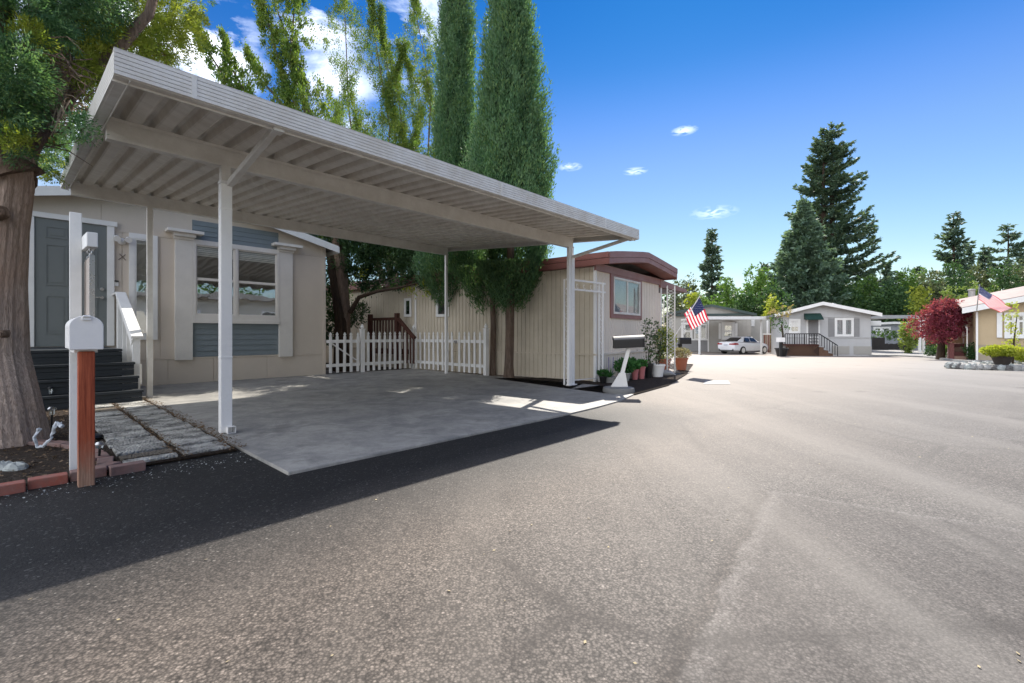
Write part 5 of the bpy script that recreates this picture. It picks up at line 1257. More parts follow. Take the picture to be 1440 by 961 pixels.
# ---- big cypress at the left edge
b0 = G(2, 628); b0.z = 0; tr = thing('cypress_tree', b0, 'huge shaggy cypress with thick grey brown trunk at the left edge of the carport', 'tree')
def ptk(px, py, Y=4.4): return P(px, py, Y)
tp = [b0+Vector((0, .05, -.05)), b0+Vector((0, .05, .12)), b0+Vector((-.01, .05, .35)), ptk(-3, 500, 4.42), ptk(-4, 400, 4.42), ptk(0, 320, 4.42), ptk(8, 260, 4.42), ptk(16, 215, 4.45)]
class TB(MB): pass
def ridged(path, rad, n, amp, seed, k1=7, k2=13):
    """trunk with buttress ridges and folds"""
    b = MB(); rs = random.Random(seed); ph = [rs.uniform(0, 6.28) for _ in range(6)]
    path2 = []; rad2 = []
    for i in range(len(path)-1):
        for t in (0, .25, .5, .75): path2.append(Vector(path[i]).lerp(Vector(path[i+1]), t)); rad2.append(rad[i]*(1-t)+rad[i+1]*t)
    path2.append(Vector(path[-1])); rad2.append(rad[-1])
    for i, (p, r) in enumerate(zip(path2, rad2)):
        d = (path2[min(i+1, len(path2)-1)]-path2[max(0, i-1)]).normalized(); x = d.cross(Vector((0, 1, 0))).normalized(); y = d.cross(x)
        for k in range(n):
            t = 2*math.pi*k/n; h = p.z
            q = r*(1+amp*(math.sin(k1*t+ph[0]+h*.7)*.5+math.sin(k2*t+ph[1]-h*1.1)*.35+math.sin(3*t+ph[2]+h*.5)*.6)+amp*.35*math.sin(29*t+ph[3]+3*math.sin(h*2.1)))
            b.v.append(tuple(p+x*math.cos(t)*q+y*math.sin(t)*q))
    m = len(path2)
    for i in range(m-1):
        for k in range(n): a = i*n+k; c = i*n+(k+1) % n; b.f.append((a, c, c+n, a+n)); b.m.append(0)
    b.f.append(tuple(range(n))[::-1]); b.f.append(tuple((m-1)*n+k for k in range(n))); b.m += [0, 0]
    return b
tk_ = ridged(tp, [.31, .27, .235, .212, .20, .195, .19, .165], 110, .05, 3).build('trunk', bark, tr, smooth=True)
lim = [([(20, 235), (45, 190), (70, 150), (85, 100), (95, 40), (110, -60)], 4.55, .13), ([(5, 230), (-10, 150), (-15, 60), (0, -60), (10, -200)], 4.4, .20), ([(30, 225), (60, 170), (120, 110), (165, 70), (210, 20), (230, -60)], 4.9, .09), ([(-10, 220), (-60, 120), (-110, 20), (-130, -120)], 4.5, .14), ([(25, 215), (50, 120), (60, 20), (90, -180)], 4.7, .15)]
for (x_, y_, r_) in [(8, 306, .05), (14, 470, .028)]:
    kc = ptk(x_, y_, 4.42)-Vector((-.12, .19, 0)); b = MB(); dk = (kc-Vector((tk_.location.x+b0.x*0, kc.y+1, kc.z))); b.tube([kc+Vector((0, .05, 0)), kc-Vector((0, .005, 0)), kc-Vector((0, .012, 0)), kc+Vector((0, .02, 0))], [r_*1.5, r_*1.2, r_*.8, r_*.4], 11, jit=.18); b.build('knot', bark2, tr, smooth=True)
for i, (pp_, Y, r) in enumerate(lim):
    b = MB(); n = len(pp_); pth = [ptk(x, y, Y+.06*k) for k, (x, y) in enumerate(pp_)]
    pth = [ptk(14+6*(i % 2), 250, 4.45)]+pth
    ridged(pth, [r*1.25]+[r*(1-.75*k/n) for k in range(n)], 28, .12, 10+i, 5, 9).build('limb', bark2, tr, smooth=True)
b = MB(); rs = random.Random(5)       # bare dead twigs in the hollow of the crown
for i in range(130):
    c = ptk(rs.gauss(72, 26), rs.gauss(135, 45), rs.uniform(4.3, 4.8)); a = rs.uniform(-.5, 2.6); L_ = rs.uniform(.12, .42)
    d = Vector((math.cos(a), rs.uniform(-.7, .5), math.sin(a)*.6-.25)).normalized(); p1 = c+d*L_*.5+Vector((0, 0, rs.uniform(-.05, .05))); p2_ = c+d*L_+Vector((0, 0, rs.uniform(-.1, .04)))
    b.tube([c, p1, p2_], [.007, .005, .002], 4, cap=False)
    for _ in range(2): b.tube([p1, p1+Vector((rs.uniform(-.12, .12), rs.uniform(-.1, .1), rs.uniform(-.12, .06)))], [.004, .0015], 3, cap=False)
o = b.build('dead_twigs', bark2, tr); o['kind'] = 'stuff'
pale = paint('bleached_twig', (.36, .28, .20), .85)
b = MB()
for i in range(26):
    c = ptk(rs.gauss(88, 6), rs.gauss(160, 12), 4.35); a = rs.uniform(-1.9, .7); L_ = rs.uniform(.08, .26); d = Vector((math.cos(a), -.3, math.sin(a))).normalized()
    b.tube([c, c+d*L_*.6, c+d*L_+Vector((0, 0, -.03))], [.006, .004, .0015], 4, cap=False)
o = b.build('bleached_twigs', pale, tr); o['kind'] = 'stuff'
dk_ = [(-60, 10, 4.5, .9), (5, 20, 4.3, .5), (28, 95, 4.15, .27), (-8, 110, 4.1, .40), (6, 158, 4.05, .22), (-50, 145, 4.2, .40), (60, -10, 4.5, .38), (105, 0, 4.7, .36), (88, 50, 4.5, .14), (150, 10, 4.9, .26), (25, 215, 4.25, .10), (58, 212, 5.6, .26), (72, 198, 6.0, .26), (88, 170, 5.6, .24), (105, 60, 5.9, .40), (115, 130, 5.7, .26), (140, 60, 6.0, .36),
       (-60, -150, 4.9, 1.3), (80, -140, 5.2, 1.2), (190, -110, 5.8, 1.0), (-160, 0, 4.9, 1.2), (-150, 150, 4.8, .7), (100, 175, 3.75, .10), (118, 182, 3.7, .07), (66, 185, 6.0, .22)]
l = [clumpcloud([blob_px(*q)], 950 if q[3] < .6 else 170, .07, 54, .4, .1) for q in dk_]
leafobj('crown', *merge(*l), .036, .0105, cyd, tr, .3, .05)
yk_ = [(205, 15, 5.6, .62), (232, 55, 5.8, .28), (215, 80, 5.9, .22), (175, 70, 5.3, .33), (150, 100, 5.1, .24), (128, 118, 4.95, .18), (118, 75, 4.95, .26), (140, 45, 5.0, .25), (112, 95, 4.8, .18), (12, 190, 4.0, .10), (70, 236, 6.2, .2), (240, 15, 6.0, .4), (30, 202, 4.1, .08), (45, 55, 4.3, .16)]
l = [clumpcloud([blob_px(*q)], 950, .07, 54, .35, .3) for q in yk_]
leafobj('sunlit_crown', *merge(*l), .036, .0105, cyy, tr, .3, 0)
l = [clumpcloud([blob_px(*q)], 380, .09, 16, .2, -.3) for q in [(66, 120, 4.95, .26), (95, 95, 5.0, .2), (52, 170, 4.8, .16), (100, 130, 5.0, .18), (66, 70, 4.9, .22), (45, 130, 4.7, .14), (205, 70, 5.7, .22), (165, 40, 5.2, .2)]]
leafobj('dead_foliage', *merge(*l), .05, .015, cyb, tr, .6, .3)
# ---- tall column of leaves: Italian cypresses
def cypress(base, prof, label, trunk_r, zb, ncl, lean=0, seed=1, cut=True, Ls=(.075, .024)):
    """prof: list of (z, radius, x offset)"""
    global rng; rng = np.random.default_rng(seed)
    t = thing('cypress_tree', base, label, 'tree', 'tall cypresses beside the carport')
    zt = prof[-1][0]; zs_ = np.array([p[0] for p in prof]); rs_ = np.array([p[1] for p in prof]); xs_ = np.array([p[2] for p in prof])
    ridged([base+Vector((0, 0, -.05)), base+Vector((0, 0, .3)), base+Vector((.02, 0, 1.2)), base+Vector((xs_[0]*.5, 0, 2.4)), base+Vector((xs_[1], 0, 4.5)), base+Vector((xs_[-1], 0, zt*.9))], [trunk_r*1.25, trunk_r, trunk_r*.95, trunk_r*.85, trunk_r*.6, .03], 32, .09, seed).build('trunk', bark2, t, smooth=True)
    w_ = np.interp(np.linspace(zb, zt, 200), zs_, rs_); cdf = np.cumsum(w_); cdf /= cdf[-1]
    zc = np.interp(rng.uniform(0, 1, ncl), cdf, np.linspace(zb, zt, 200)); th_ = rng.uniform(0, 2*np.pi, ncl); q = rng.uniform(.74, 1.0, ncl)+.16*rng.random(ncl)**6
    lump = 1+.10*np.sin(3*th_+zc*1.3)+.09*np.sin(7*th_-zc*2.1)+.10*np.sin(5*th_+zc*5.3)
    rr = np.interp(zc, zs_, rs_)*q*lump; xo = np.interp(zc, zs_, xs_)
    cx = base.x+xo+rr*np.cos(th_); cyy_ = base.y+rr*np.sin(th_)
    k = 28; h = rng.uniform(-.5, .5, (ncl, k)); wid = .06*(1-np.abs(h)*1.5)+.008
    px_ = cx[:, None]+rng.normal(0, 1, (ncl, k))*wid; py_ = cyy_[:, None]+rng.normal(0, 1, (ncl, k))*wid; pz_ = zc[:, None]+h*.72*rng.uniform(.6, 1.3, (ncl, 1))
    px_ += (h*.16)*np.cos(th_)[:, None]; py_ += (h*.16)*np.sin(th_)[:, None]
    pts = np.stack([px_, py_, pz_], -1).reshape(-1, 3); dr = np.stack([np.cos(th_)*.45, np.sin(th_)*.45, np.ones(ncl)], -1); dr = np.repeat(dr[:, None], k, 1).reshape(-1, 3)
    if cut:
        u_ = (pts[:, 0]-P0.x)*U.x+(pts[:, 1]-P0.y)*U.y; v_ = (pts[:, 0]-P0.x)*V.x+(pts[:, 1]-P0.y)*V.y
        keep = ~((u_ < 6.36) & (v_ < 4.3) & (pts[:, 2] < 3.6) & (pts[:, 2] > 2.7)); pts = pts[keep]; dr = dr[keep]
    sel = (np.sin(pts[:, 2]*9+np.arctan2(pts[:, 1]-base.y, pts[:, 0]-base.x)*11)+np.sin(pts[:, 2]*3.1+np.arctan2(pts[:, 1]-base.y, pts[:, 0]-base.x)*5)) > 1.05
    leafobj('crown', pts[~sel], dr[~sel], Ls[0], Ls[1], cyd, t, .33)
    p2_ = pts[sel].copy(); p2_[:, 0] = base.x+(p2_[:, 0]-base.x)*1.06; p2_[:, 1] = base.y+(p2_[:, 1]-base.y)*1.06
    leafobj('outer_sprays', p2_, dr[sel], Ls[0]*1.15, Ls[1], cyl, t, .33)
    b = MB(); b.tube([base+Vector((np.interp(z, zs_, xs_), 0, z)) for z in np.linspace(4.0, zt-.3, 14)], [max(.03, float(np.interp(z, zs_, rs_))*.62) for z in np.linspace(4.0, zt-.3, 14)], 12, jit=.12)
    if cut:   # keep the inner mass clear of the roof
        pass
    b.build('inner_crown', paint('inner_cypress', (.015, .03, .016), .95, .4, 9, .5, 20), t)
    return t
s_ = 11.3/FPX
cypress(G(716, 532), [(1.9, .25, .05), (2.4, .65, .05), (3.4, .88, .04), (4.9, .90, .03), (6.6, .66, .02), (9.3, .36, .03), (11.2, .04, .03)], 'thick tall Italian cypress standing nearest the carport road end', .105, 1.95, 4600, seed=4)
cypress(Vector((-1.62, 13.1, 0)), [(2.1, .5, 0), (2.7, .95, 0), (4.2, .62, 0), (7, .48, .02), (10.3, .42, .04), (11.4, .25, .05), (11.9, .05, .06)], 'slimmer tall Italian cypress behind the carport back corner', .10, 2.1, 3800, seed=6)
cypress(G(693, 528), [(1.9, .4, -.05), (2.6, .8, -.1), (4.5, .7, -.15), (5.5, .5, -.1), (7, .1, -.1)], 'thin trunked cypress crowded between the two tall ones', .07, 1.9, 1500, seed=8)
rng = np.random.default_rng(21); random.seed(12)
# low dark skirts between them, seen under the roof
# ---- open multi-stemmed junipers
def juniper(base, stems, low, label, tr_r, dens=1.0, yellow=None, mat_=None):
    t = thing('juniper_tree', base, label, 'tree')
    pts = []; drs = []
    for (pp_, Y, wpx) in stems:
        path = [P(x, y, Y) for (x, y) in pp_]; full = [base+Vector((0, 0, .0)), base+Vector((0, 0, 1.6))]+path
        b = MB(); n = len(full)
        b.tube([p_ for p_ in full], [tr_r*(.30 if k > 2 else .5)*(1-.9*(k/(n-1))) for k in range(n)], 7, jit=.08); b.build('stem', bark2, t, smooth=True)
        lens = [(path[i+1]-path[i]).length for i in range(len(path)-1)]; tot = sum(lens); w0 = wpx*Y/FPX*(1.35 if Y > 18 else 1.1)
        nt_ = int(tot/.045*dens)
        for k in range(nt_):
            f = (k+random.random())/nt_; d_ = f*tot; i = 0
            while i < len(lens)-1 and d_ > lens[i]: d_ -= lens[i]; i += 1
            c = path[i].lerp(path[i+1], d_/lens[i]); ax = (path[i+1]-path[i]).normalized()
            wloc_ = w0*(1-.75*f**2.2)*(.7+.5*math.sin(f*17+Y)); a = random.uniform(0, 6.28); rad = wloc_*random.uniform(.2, 1.05)**.6
            off = Vector((math.cos(a), math.sin(a), 0)); off = (off-ax*off.dot(ax)); c2_ = c+off*rad+Vector((0, 0, rad*.25))
            kk = 44; s = .112*random.uniform(.5, 1.3)*(Y/15)
            q = np.array(c2_)+rng.normal(0, 1, (kk, 3))*np.array([s*.55, s*.55, s*.9]); pts.append(q); drs.append(np.repeat(np.array([off*.5+Vector((0, 0, 1))]), kk, 0))
    leafobj('crown', np.concatenate(pts), np.concatenate(drs), .075, .034, mat_ or jun, t, .5)
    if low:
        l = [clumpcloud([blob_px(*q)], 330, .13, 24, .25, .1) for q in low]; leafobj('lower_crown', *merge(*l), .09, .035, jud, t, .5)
    if yellow:
        l = [clumpcloud([blob_px(*q)], 60, .13, 20, .2, .1) for q in yellow]; leafobj('sunlit_sprays', *merge(*l), .09, .035, yl, t, .5)
    return t
bJ = Vector(((487-CX)/FPX*13.2, 13.2, 0))
juniper(bJ, [([(470, 330), (400, 200), (345, 150), (310, 100), (285, 60), (268, 22)], 13.0, 22), ([(470, 320), (400, 190), (350, 140), (325, 95), (312, 45)], 13.2, 17), ([(475, 320), (440, 220), (400, 150), (365, 110), (345, 70)], 13.4, 26),
             ([(480, 320), (450, 210), (425, 130), (405, 60), (385, 0), (365, -60)], 13.6, 42), ([(480, 320), (445, 230), (420, 120), (410, 60), (415, 0), (420, -40)], 13.5, 40), ([(480, 300), (440, 190), (400, 120), (380, 40), (350, -20)], 13.4, 22)],
        [(462, 350, 13.4, .55), (500, 355, 13.4, .75), (540, 365, 13.5, .6), (575, 350, 13.6, .5), (560, 390, 13.5, .35), (600, 392, 13.3, .32), (520, 395, 13.6, .4), (450, 300, 13.6, .9), (520, 300, 13.6, 1.0), (600, 320, 13.8, .9), (470, 420, 14.0, .5), (465, 465, 14.2, .5), (500, 440, 14.6, .35), (478, 380, 13.6, .5), (515, 345, 13.2, .5), (580, 365, 13.4, .4), (625, 365, 13.2, .4), (545, 330, 14.2, .9), (490, 250, 13.8, .8), (430, 260, 13.8, .8)],
        'multi stemmed juniper with upright leafy spires behind the taupe home', .26, 1.6, [(598, 408, 13.0, .22), (618, 405, 13.0, .22), (575, 412, 13.1, .14), (505, 385, 13.2, .12)])
b = MB(); pth = [P(492, 440, 13.1), P(505, 418, 13.0), P(530, 410, 12.95), P(560, 405, 12.95), P(590, 398, 13.0)]
b.tube(pth, [.07, .06, .05, .04, .02], 7, jit=.1); b.build('limb', barkd, bpy.data.objects['juniper_tree'], smooth=True)
ridged([bJ+Vector((-.1, -.1, -.05)), bJ+Vector((-.08, -.1, .6)), bJ+Vector((-.15, 0, 1.6)), bJ+Vector((-.3, 0, 2.6)), bJ+Vector((-.5, 0, 3.6))], [.24, .2, .18, .16, .11], 30, .2, 31).build('trunk', barkd, bpy.data.objects['juniper_tree'], smooth=True)
bK = Vector(((560-CX)/FPX*21, 21, 0))
juniper(bK, [([(520, 330), (500, 230), (490, 150), (487, 70), (484, 0), (480, -50)], 20.8, 34), ([(530, 300), (480, 210), (462, 180)], 20.8, 24), ([(545, 330), (545, 230), (548, 180), (535, 100), (525, 40), (520, -20)], 21, 26), ([(555, 330), (556, 200), (552, 130), (540, 70), (535, 10)], 21.2, 15),
             ([(570, 330), (570, 220), (562, 150), (556, 110), (565, 80), (572, 62)], 21, 15), ([(590, 330), (602, 220), (605, 150), (597, 80), (585, 20), (578, -40)], 20.6, 24), ([(590, 320), (560, 250), (585, 200), (590, 130), (560, 60)], 21, 15), ([(600, 320), (615, 200), (622, 160), (626, 110)], 20.4, 17), ([(500, 300), (480, 230), (470, 190), (478, 150)], 21, 30), ([(540, 320), (530, 250), (510, 200), (500, 160)], 21, 30)],
        [(500, 260, 21, 1.2), (560, 270, 21, 1.2), (610, 290, 21, 1.2), (520, 330, 21, 1.5), (590, 345, 21, 1.4), (655, 350, 21, 1.2)], 'airy juniper with bare twisting stems left of the tall cypresses', .22, 2.0)

# ---- conifers with whorled branches
def conifer(name, px, py_top, Y, hw_px, label, mat_, base_y=None, bare=.05, step=1.0, nb=6, lsz=(.5, .2), dens=1.0, shape=.85, up=.25, droop=.15, gap=.0, leaders=None, seed=1, group=None, trunk_vis=True, ztop=None):
    global rng; rng = np.random.default_rng(seed); rd = random.Random(seed)
    g0 = gz(Y); base = Vector(((px-CX)/FPX*Y, Y, g0)); top = H+(HY-py_top)/FPX*Y; Hh = top-g0; hw = hw_px*Y/FPX
    t = thing(name, base, label, 'tree', group); pts = []; dr = []; bb = MB()
    for li, (dx, hf) in enumerate(leaders or [(0, 1)]):
        bt = base+Vector((dx*Y/FPX, 0, 0)); b = MB(); b.tube([bt, bt+Vector((0, 0, Hh*hf*.5)), bt+Vector((0, 0, Hh*hf*.98))], [hw*.075+.12, hw*.045+.06, .04], 8); b.build('trunk', barkd, t, smooth=True)
        z = Hh*bare
        while z < Hh*hf:
            f = (z-Hh*bare)/(Hh*hf-Hh*bare); r = hw*(1-f)**shape*(1.0 if f > .06 else .75+4*f)
            for k in range(nb):
                if rd.random() < gap: continue
                a = rd.uniform(0, 6.28); L_ = r*rd.uniform(.62, 1.12); zz = z+rd.uniform(-.4, .4)*step
                if L_ < .25: L_ = .25
                m = max(3, int(L_/lsz[0]*5.0*dens)); s = np.linspace(.12 if f > .5 else .2, 1, m)
                cz = zz+L_*(-droop*np.sin(s*math.pi*.9)+up*s**2.2)
                jx = rng.normal(0, 1, (m, 4, 3))*lsz[0]*np.array([.35, .35, .22])*(1.0-.5*s)[:, None, None]*np.array([1, 1, .8])
                c = np.stack([bt.x+L_*s*math.cos(a), bt.y+L_*s*math.sin(a), g0+cz], -1)
                pts.append((c[:, None]+jx).reshape(-1, 3)); dr.append(np.tile(np.array([math.cos(a)*.8, math.sin(a)*.8, .15]), (m*4, 1)))
                if rd.random() < .5: e = Vector(tuple(c[-1])); bb.tube([bt+Vector((0, 0, zz)), Vector(tuple(c[m//2])), e], [.05+.01*hw, .04, .015], 4, cap=False)
            z += step*(1-.55*f)
    leafobj('crown', np.concatenate(pts), np.concatenate(dr), lsz[0], lsz[1], mat_, t, .45, .15)
    bb.build('branches', barkd, t); t.children[-1]['kind'] = 'stuff'
    return t
spr = leafmat('spruce_needle', (.08, .14, .105), (.18, .27, .19), (.24, .32, .18), .35); rwd = leafmat('redwood_needle', (.05, .10, .075), (.11, .17, .10), (.17, .20, .10), .35); pin = leafmat('far_pine_needle', (.06, .11, .085), (.13, .19, .13), (.17, .21, .13), .35)
conifer('redwood_tree', 1170, 178, 74, 76, 'tallest conifer with open tiers of upturned branches and twin leaders', rwd, bare=.10, step=3.0, nb=12, lsz=(.55, .22), dens=1.0, shape=.60, up=.20, droop=.14, leaders=[(0, 1), (-12, .95)], seed=3)
conifer('spruce_tree', 1131, 284, 58, 72, 'broad blue green spruce in front of the tallest conifer', spr, bare=.04, step=.75, nb=13, lsz=(.5, .22), dens=1.9, shape=.92, up=.25, droop=.05, seed=5)
conifer('pine_tree', 1001, 324, 82, 22, 'small narrow pine alone against the sky, leftmost of the far conifers', pin, bare=.1, step=1.2, nb=6, lsz=(.6, .28), shape=.55, up=.2, seed=7)
conifer('pine_tree', 1341, 300, 78, 36, 'dark pine rising over the clipped yellow green trees on the right', pin, bare=.1, step=1.5, nb=6, lsz=(.65, .3), shape=.6, up=.2, gap=.15, seed=9)
conifer('pine_tree', 1418, 317, 74, 34, 'tall open pine at the far right edge behind the tan house', pin, bare=.15, step=1.5, nb=5, lsz=(.6, .28), shape=.5, up=.2, gap=.2, seed=10)
for i, (px, py, Y, hw) in enumerate([(1246, 372, 80, 14), (1264, 385, 76, 16), (1224, 384, 80, 16), (1385, 350, 84, 20), (1290, 378, 84, 16), (1075, 372, 84, 14), (1450, 335, 80, 30), (1362, 345, 84, 14)]):
    conifer('pine_tree', px, py, Y, hw, ['slim dark pine top just right of the tallest conifer', 'short dark pine top beside the slim one', 'small pine top touching the tallest conifer', 'hazy dark pine between the two right hand pines', 'low dark pine top above the dense trees', 'small pine top left of the broad spruce', 'dark pine cut by the right edge of the photo', 'thin pine top right beside the dark pine'][i], pin, step=1.5, nb=6, lsz=(.65, .3), shape=.6, seed=20+i)
# ---- leafy trees along the horizon
gA = leafmat('mid_green_leaf', (.05, .12, .03), (.14, .25, .05), (.22, .31, .07), .35); gB = leafmat('dark_green_leaf', (.03, .075, .028), (.065, .13, .04), (.11, .18, .06), .3)
gC = leafmat('grey_green_leaf', (.08, .11, .05), (.14, .17, .08), (.18, .17, .09), .25); gD = leafmat('lime_leaf', (.25, .30, .04), (.42, .42, .06), (.16, .24, .04), .4)
gE = leafmat('clipped_leaf', (.13, .20, .04), (.28, .34, .08), (.08, .14, .03), .3); gR = leafmat('maple_leaf', (.17, .025, .05), (.42, .10, .15), (.07, .015, .03), .45)
def leafy(px, py_top, Y, hw_px, label, m, lsz=(.34, .2), nblob=9, seed=1, name='leafy_tree', bot=None, dens=1.0, tall=1.0, cat='tree', yb=None, per=4.5, cr=.5):
    global rng; rng = np.random.default_rng(seed); rd = random.Random(seed)
    g0 = gz(Y); base = Vector(((px-CX)/FPX*Y, Y, g0)); top = H+(HY-py_top)/FPX*Y; hw = hw_px*Y/FPX; bz = g0+(bot if bot is not None else .8)
    t = thing(name, base, label, cat); b = MB(); b.tube([base, base+Vector((.1, 0, (top-g0)*.4)), base+Vector((0, 0, (top-g0)*.75))], [.09*hw+.06, .06*hw+.04, .03], 8); b.build('trunk', barkd, t, smooth=True)
    bl = []; Hc = top-bz
    for i in range(nblob):
        f = (i+.5)/nblob; z = bz+Hc*(.12+.78*f); rr = hw*math.sqrt(max(.05, 1-(abs(f-.38)/.66)**2.0)); a = rd.uniform(0, 6.28); q = rr*rd.uniform(.25, .62); r = max(hw*.30, rr*.55)
        bl.append(((base.x+q*math.cos(a), base.y+q*math.sin(a), min(z, top-r*.8)), (r, r, r*.8)))
    bl.append(((base.x, base.y, top-hw*.4), (hw*.45, hw*.45, hw*.4))); bl.append(((base.x, base.y, bz+Hc*.45), (hw*.7, hw*.7, Hc*.4)))
    a_, d_ = clumpcloud(bl, per*dens, cr, 14, .55, .35); leafobj('crown', a_, d_, lsz[0], lsz[1], m, t, .55)
    return t
LT = [(968, 390, 66, 24, gC, 'grey green tree far behind the awning'), (950, 398, 62, 20, gC, 'low grey green tree just over the maroon awning'), (975, 409, 50, 17, gD, 'bright lime tree behind the hanging flag'), (992, 418, 49, 13, gA, 'small mid green tree between the lime tree and grey roof'),
      (1022, 388, 56, 24, gA, 'sunlit round green tree under the lone left pine'), (1062, 374, 60, 30, gA, 'taller bright green tree left of the broad spruce'), (1046, 405, 50, 26, gB, 'dark shaded tree behind the grey house roof'), (1088, 398, 50, 26, gB, 'dark tree at the foot of the broad spruce'), (1085, 420, 47, 12, gD, 'little lime shrub tree over the flat carport corner'),
      (1190, 395, 56, 30, gB, 'dark tree right behind the pale grey gable'), (1222, 388, 60, 32, gA, 'dense green tree right of the pale grey roof'), (1252, 395, 54, 30, gB, 'dark broad tree above the flat patio roof'), (1282, 376, 62, 34, gA, 'wide olive tree rising over the red maple'), (1312, 384, 58, 28, gC, 'olive grey tree behind the red maple'), (1234, 425, 60, 18, gA, 'small fresh green tree over the patio roof'), (1262, 422, 60, 18, gA, 'round small green tree behind the patio roof'),
      (1296, 404, 45, 18, gD, 'yellow green tree peeping left of the maple'), (1410, 372, 60, 30, gB, 'shaded tree behind the chimney and far right pine'), (1440, 365, 62, 34, gC, 'grey green tree at the right photo edge'), (1340, 372, 64, 30, gB, 'dark tree below the right dark pine'), (1375, 375, 66, 28, gC, 'dull green tree behind the blowing flag')]
for i, (px, py, Y, hw, m, lab) in enumerate(LT): leafy(px, py, Y, hw, lab, m, seed=40+i, nblob=10, dens=2.6)
for i, (px, py, Y, hw, lab) in enumerate([(1338, 402, 38, 19, 'clipped yellow green cloud shaped tree behind the maple'), (1368, 396, 37, 18, 'clipped pale green tree left of the blowing flag'), (1392, 402, 37, 16, 'clipped pale green tree right of the chimney')]):
    leafy(px, py, Y, hw, lab, gE, lsz=(.16, .10), seed=80+i, nblob=11, per=34, cr=.26)
# far wood closing the gaps low down
l = []
rng = np.random.default_rng(99)
bl = [(((px-CX)/FPX*92, 92, -.6+2.5), (7, 4, 6+3*math.sin(px*.05))) for px in range(930, 1520, 34)]
a_, d_ = clumpcloud(bl, 1.5, 1.2, 16, .6, .3); ow = leafobj('distant_wood', a_, d_, .9, .6, gB, None, .6); ow['kind'] = 'stuff'
# shrubs and vines near the far houses
leafy(1322, 421, 23.5, 38, 'Japanese maple with dense deep red foliage beside the tan house', gR, lsz=(.10, .06), seed=90, nblob=12, name='red_maple_tree', bot=.95, per=120, cr=.16)
gD2 = leafmat('vine_leaf', (.20, .27, .06), (.38, .42, .12), (.12, .20, .05), .45)
def shrub(px, py_b, py_t, hw_px, m, label, L_=(.09, .05), name='shrub', n=1800, sq=1.0, cat='shrub', shell=.4):
    p = G(px, py_b); top = H+(HY-py_t)/FPX*p.y; h = top-p.z; r = hw_px*p.y/FPX
    t = thing(name, p, label, cat); a_, d_ = clumpcloud([((p.x, p.y, p.z+h*.55), (r, r*sq, h*.47)), ((p.x+r*.3, p.y, p.z+h*.35), (r*.6, r*.6, h*.34)), ((p.x-r*.3, p.y, p.z+h*.4), (r*.55, r*.6, h*.36))], n/max(.05, (r*r+2*r*h*.5))/14, r*.28, 16, shell, .4)
    leafobj('foliage', a_, d_, L_[0], L_[1], m, t, .6); b = MB(); b.tube([p, p+Vector((0, 0, h*.6))], [.04, .02], 6); b.build('stem', barkd, t); return t
shrub(1277, 499, 449, 10, gD2, 'tall column of pale green vine on the patio post', (.16, .09), 'climbing_vine', 3500, cat='vine')
shrub(1290, 492, 462, 6, gB, 'dark shrub mass behind the twin white posts', (.16, .09), n=2200)
shrub(1312, 498, 470, 14, gB, 'dark shrub under the red maple', (.13, .08), n=2200)
hg = thing('hedge', G(1240, 493.5), 'clipped green hedge strip above the dark side yard fence', 'hedge'); pq = G(1240, 493.5)
a_, d_ = clumpcloud([((P(x, 472, 47)), (.6, .5, .35)) for x in range(1228, 1280, 7)], 9, .25, 16, .3, .4); leafobj('foliage', a_, d_, .2, .12, gA, hg, .6)
shrub(1372, 507, 484, 12, gB, 'dark green rounded bush at the corner of the tan house', (.09, .05), n=2600)
shrub(1366, 505, 488, 6, gA, 'small bright bush left of the rounded bush', (.09, .05), n=1500)
shrub(1412, 507, 468, 12, gB, 'tall dark bush under the tan house window', (.09, .05), n=3000)
shrub(1397, 506, 452, 9, gC, 'thin leggy grey shrub against the tan wall', (.08, .03), n=500, shell=.1)
shrub(1312, 502, 488, 9, gB, 'low dark bush left of the entry steps', (.08, .05), n=1400)
shrub(1329, 504, 484, 9, gA, 'light green flowering bush beside the entry steps', (.08, .05), n=1600)
b = MB(); c = G(1390, 506)
bb_ = thing('barbecue', c, 'small black covered barbecue by the tan wall', 'barbecue'); b.box(c+Vector((-.1, .3, .3)), .75, .4, .12, R(-22)); b.lathe(c+Vector((-.1, .3, .42)), [(.26, 0), (.3, .1), (.24, .26), (.08, .33)], 12); b.build('lid', blackp, bb_)
b = MB()
for dx in (-.35, .15): b.box(c+Vector((dx, .3, 0)), .04, .3, .3, R(-22))
b.build('legs', blackp, bb_)
# topiary in a pot beside the grey house deck
ct = G(1099, 501.5); tp_ = thing('potted_tree', ct, 'small potted tree with golden top beside the pale grey deck', 'potted tree')
s = ct.y/FPX; pot(ct, .38, .55, blackp, tp_); b = MB(); b.tube([ct+Vector((0, 0, .5)), ct+Vector((.1, 0, 1.3)), ct+Vector((0, 0, 2.1))], [.07, .06, .05], 7); b.build('trunk', barkd, tp_)
rng = np.random.default_rng(5)
a_, d_ = clumpcloud([((ct.x-.05, ct.y, ct.z+2.35), (.62, .6, .75))], 40, .2, 14, .5, .3); leafobj('crown', a_, d_, .13, .08, gB, tp_, .5)
a_, d_ = clumpcloud([((ct.x-.1, ct.y, ct.z+2.95), (.72, .6, .32))], 50, .18, 14, .5, .3); leafobj('top_foliage', a_, d_, .13, .08, leafmat('golden_leaf', (.30, .24, .09), (.36, .30, .14), (.22, .12, .08), .3), tp_, .5)
b = MB(); b.box(ct+Vector((-.35, -.5, 0)), .14, .14, .95); m3 = b.build('mailbox_post', blackp, None); tag(m3, 'small mailbox post with white box top beside the potted tree', 'mailbox')
b = MB(); b.box(ct+Vector((-.35, -.5, .95)), .34, .4, .28); b.build('box', whiteA, m3)
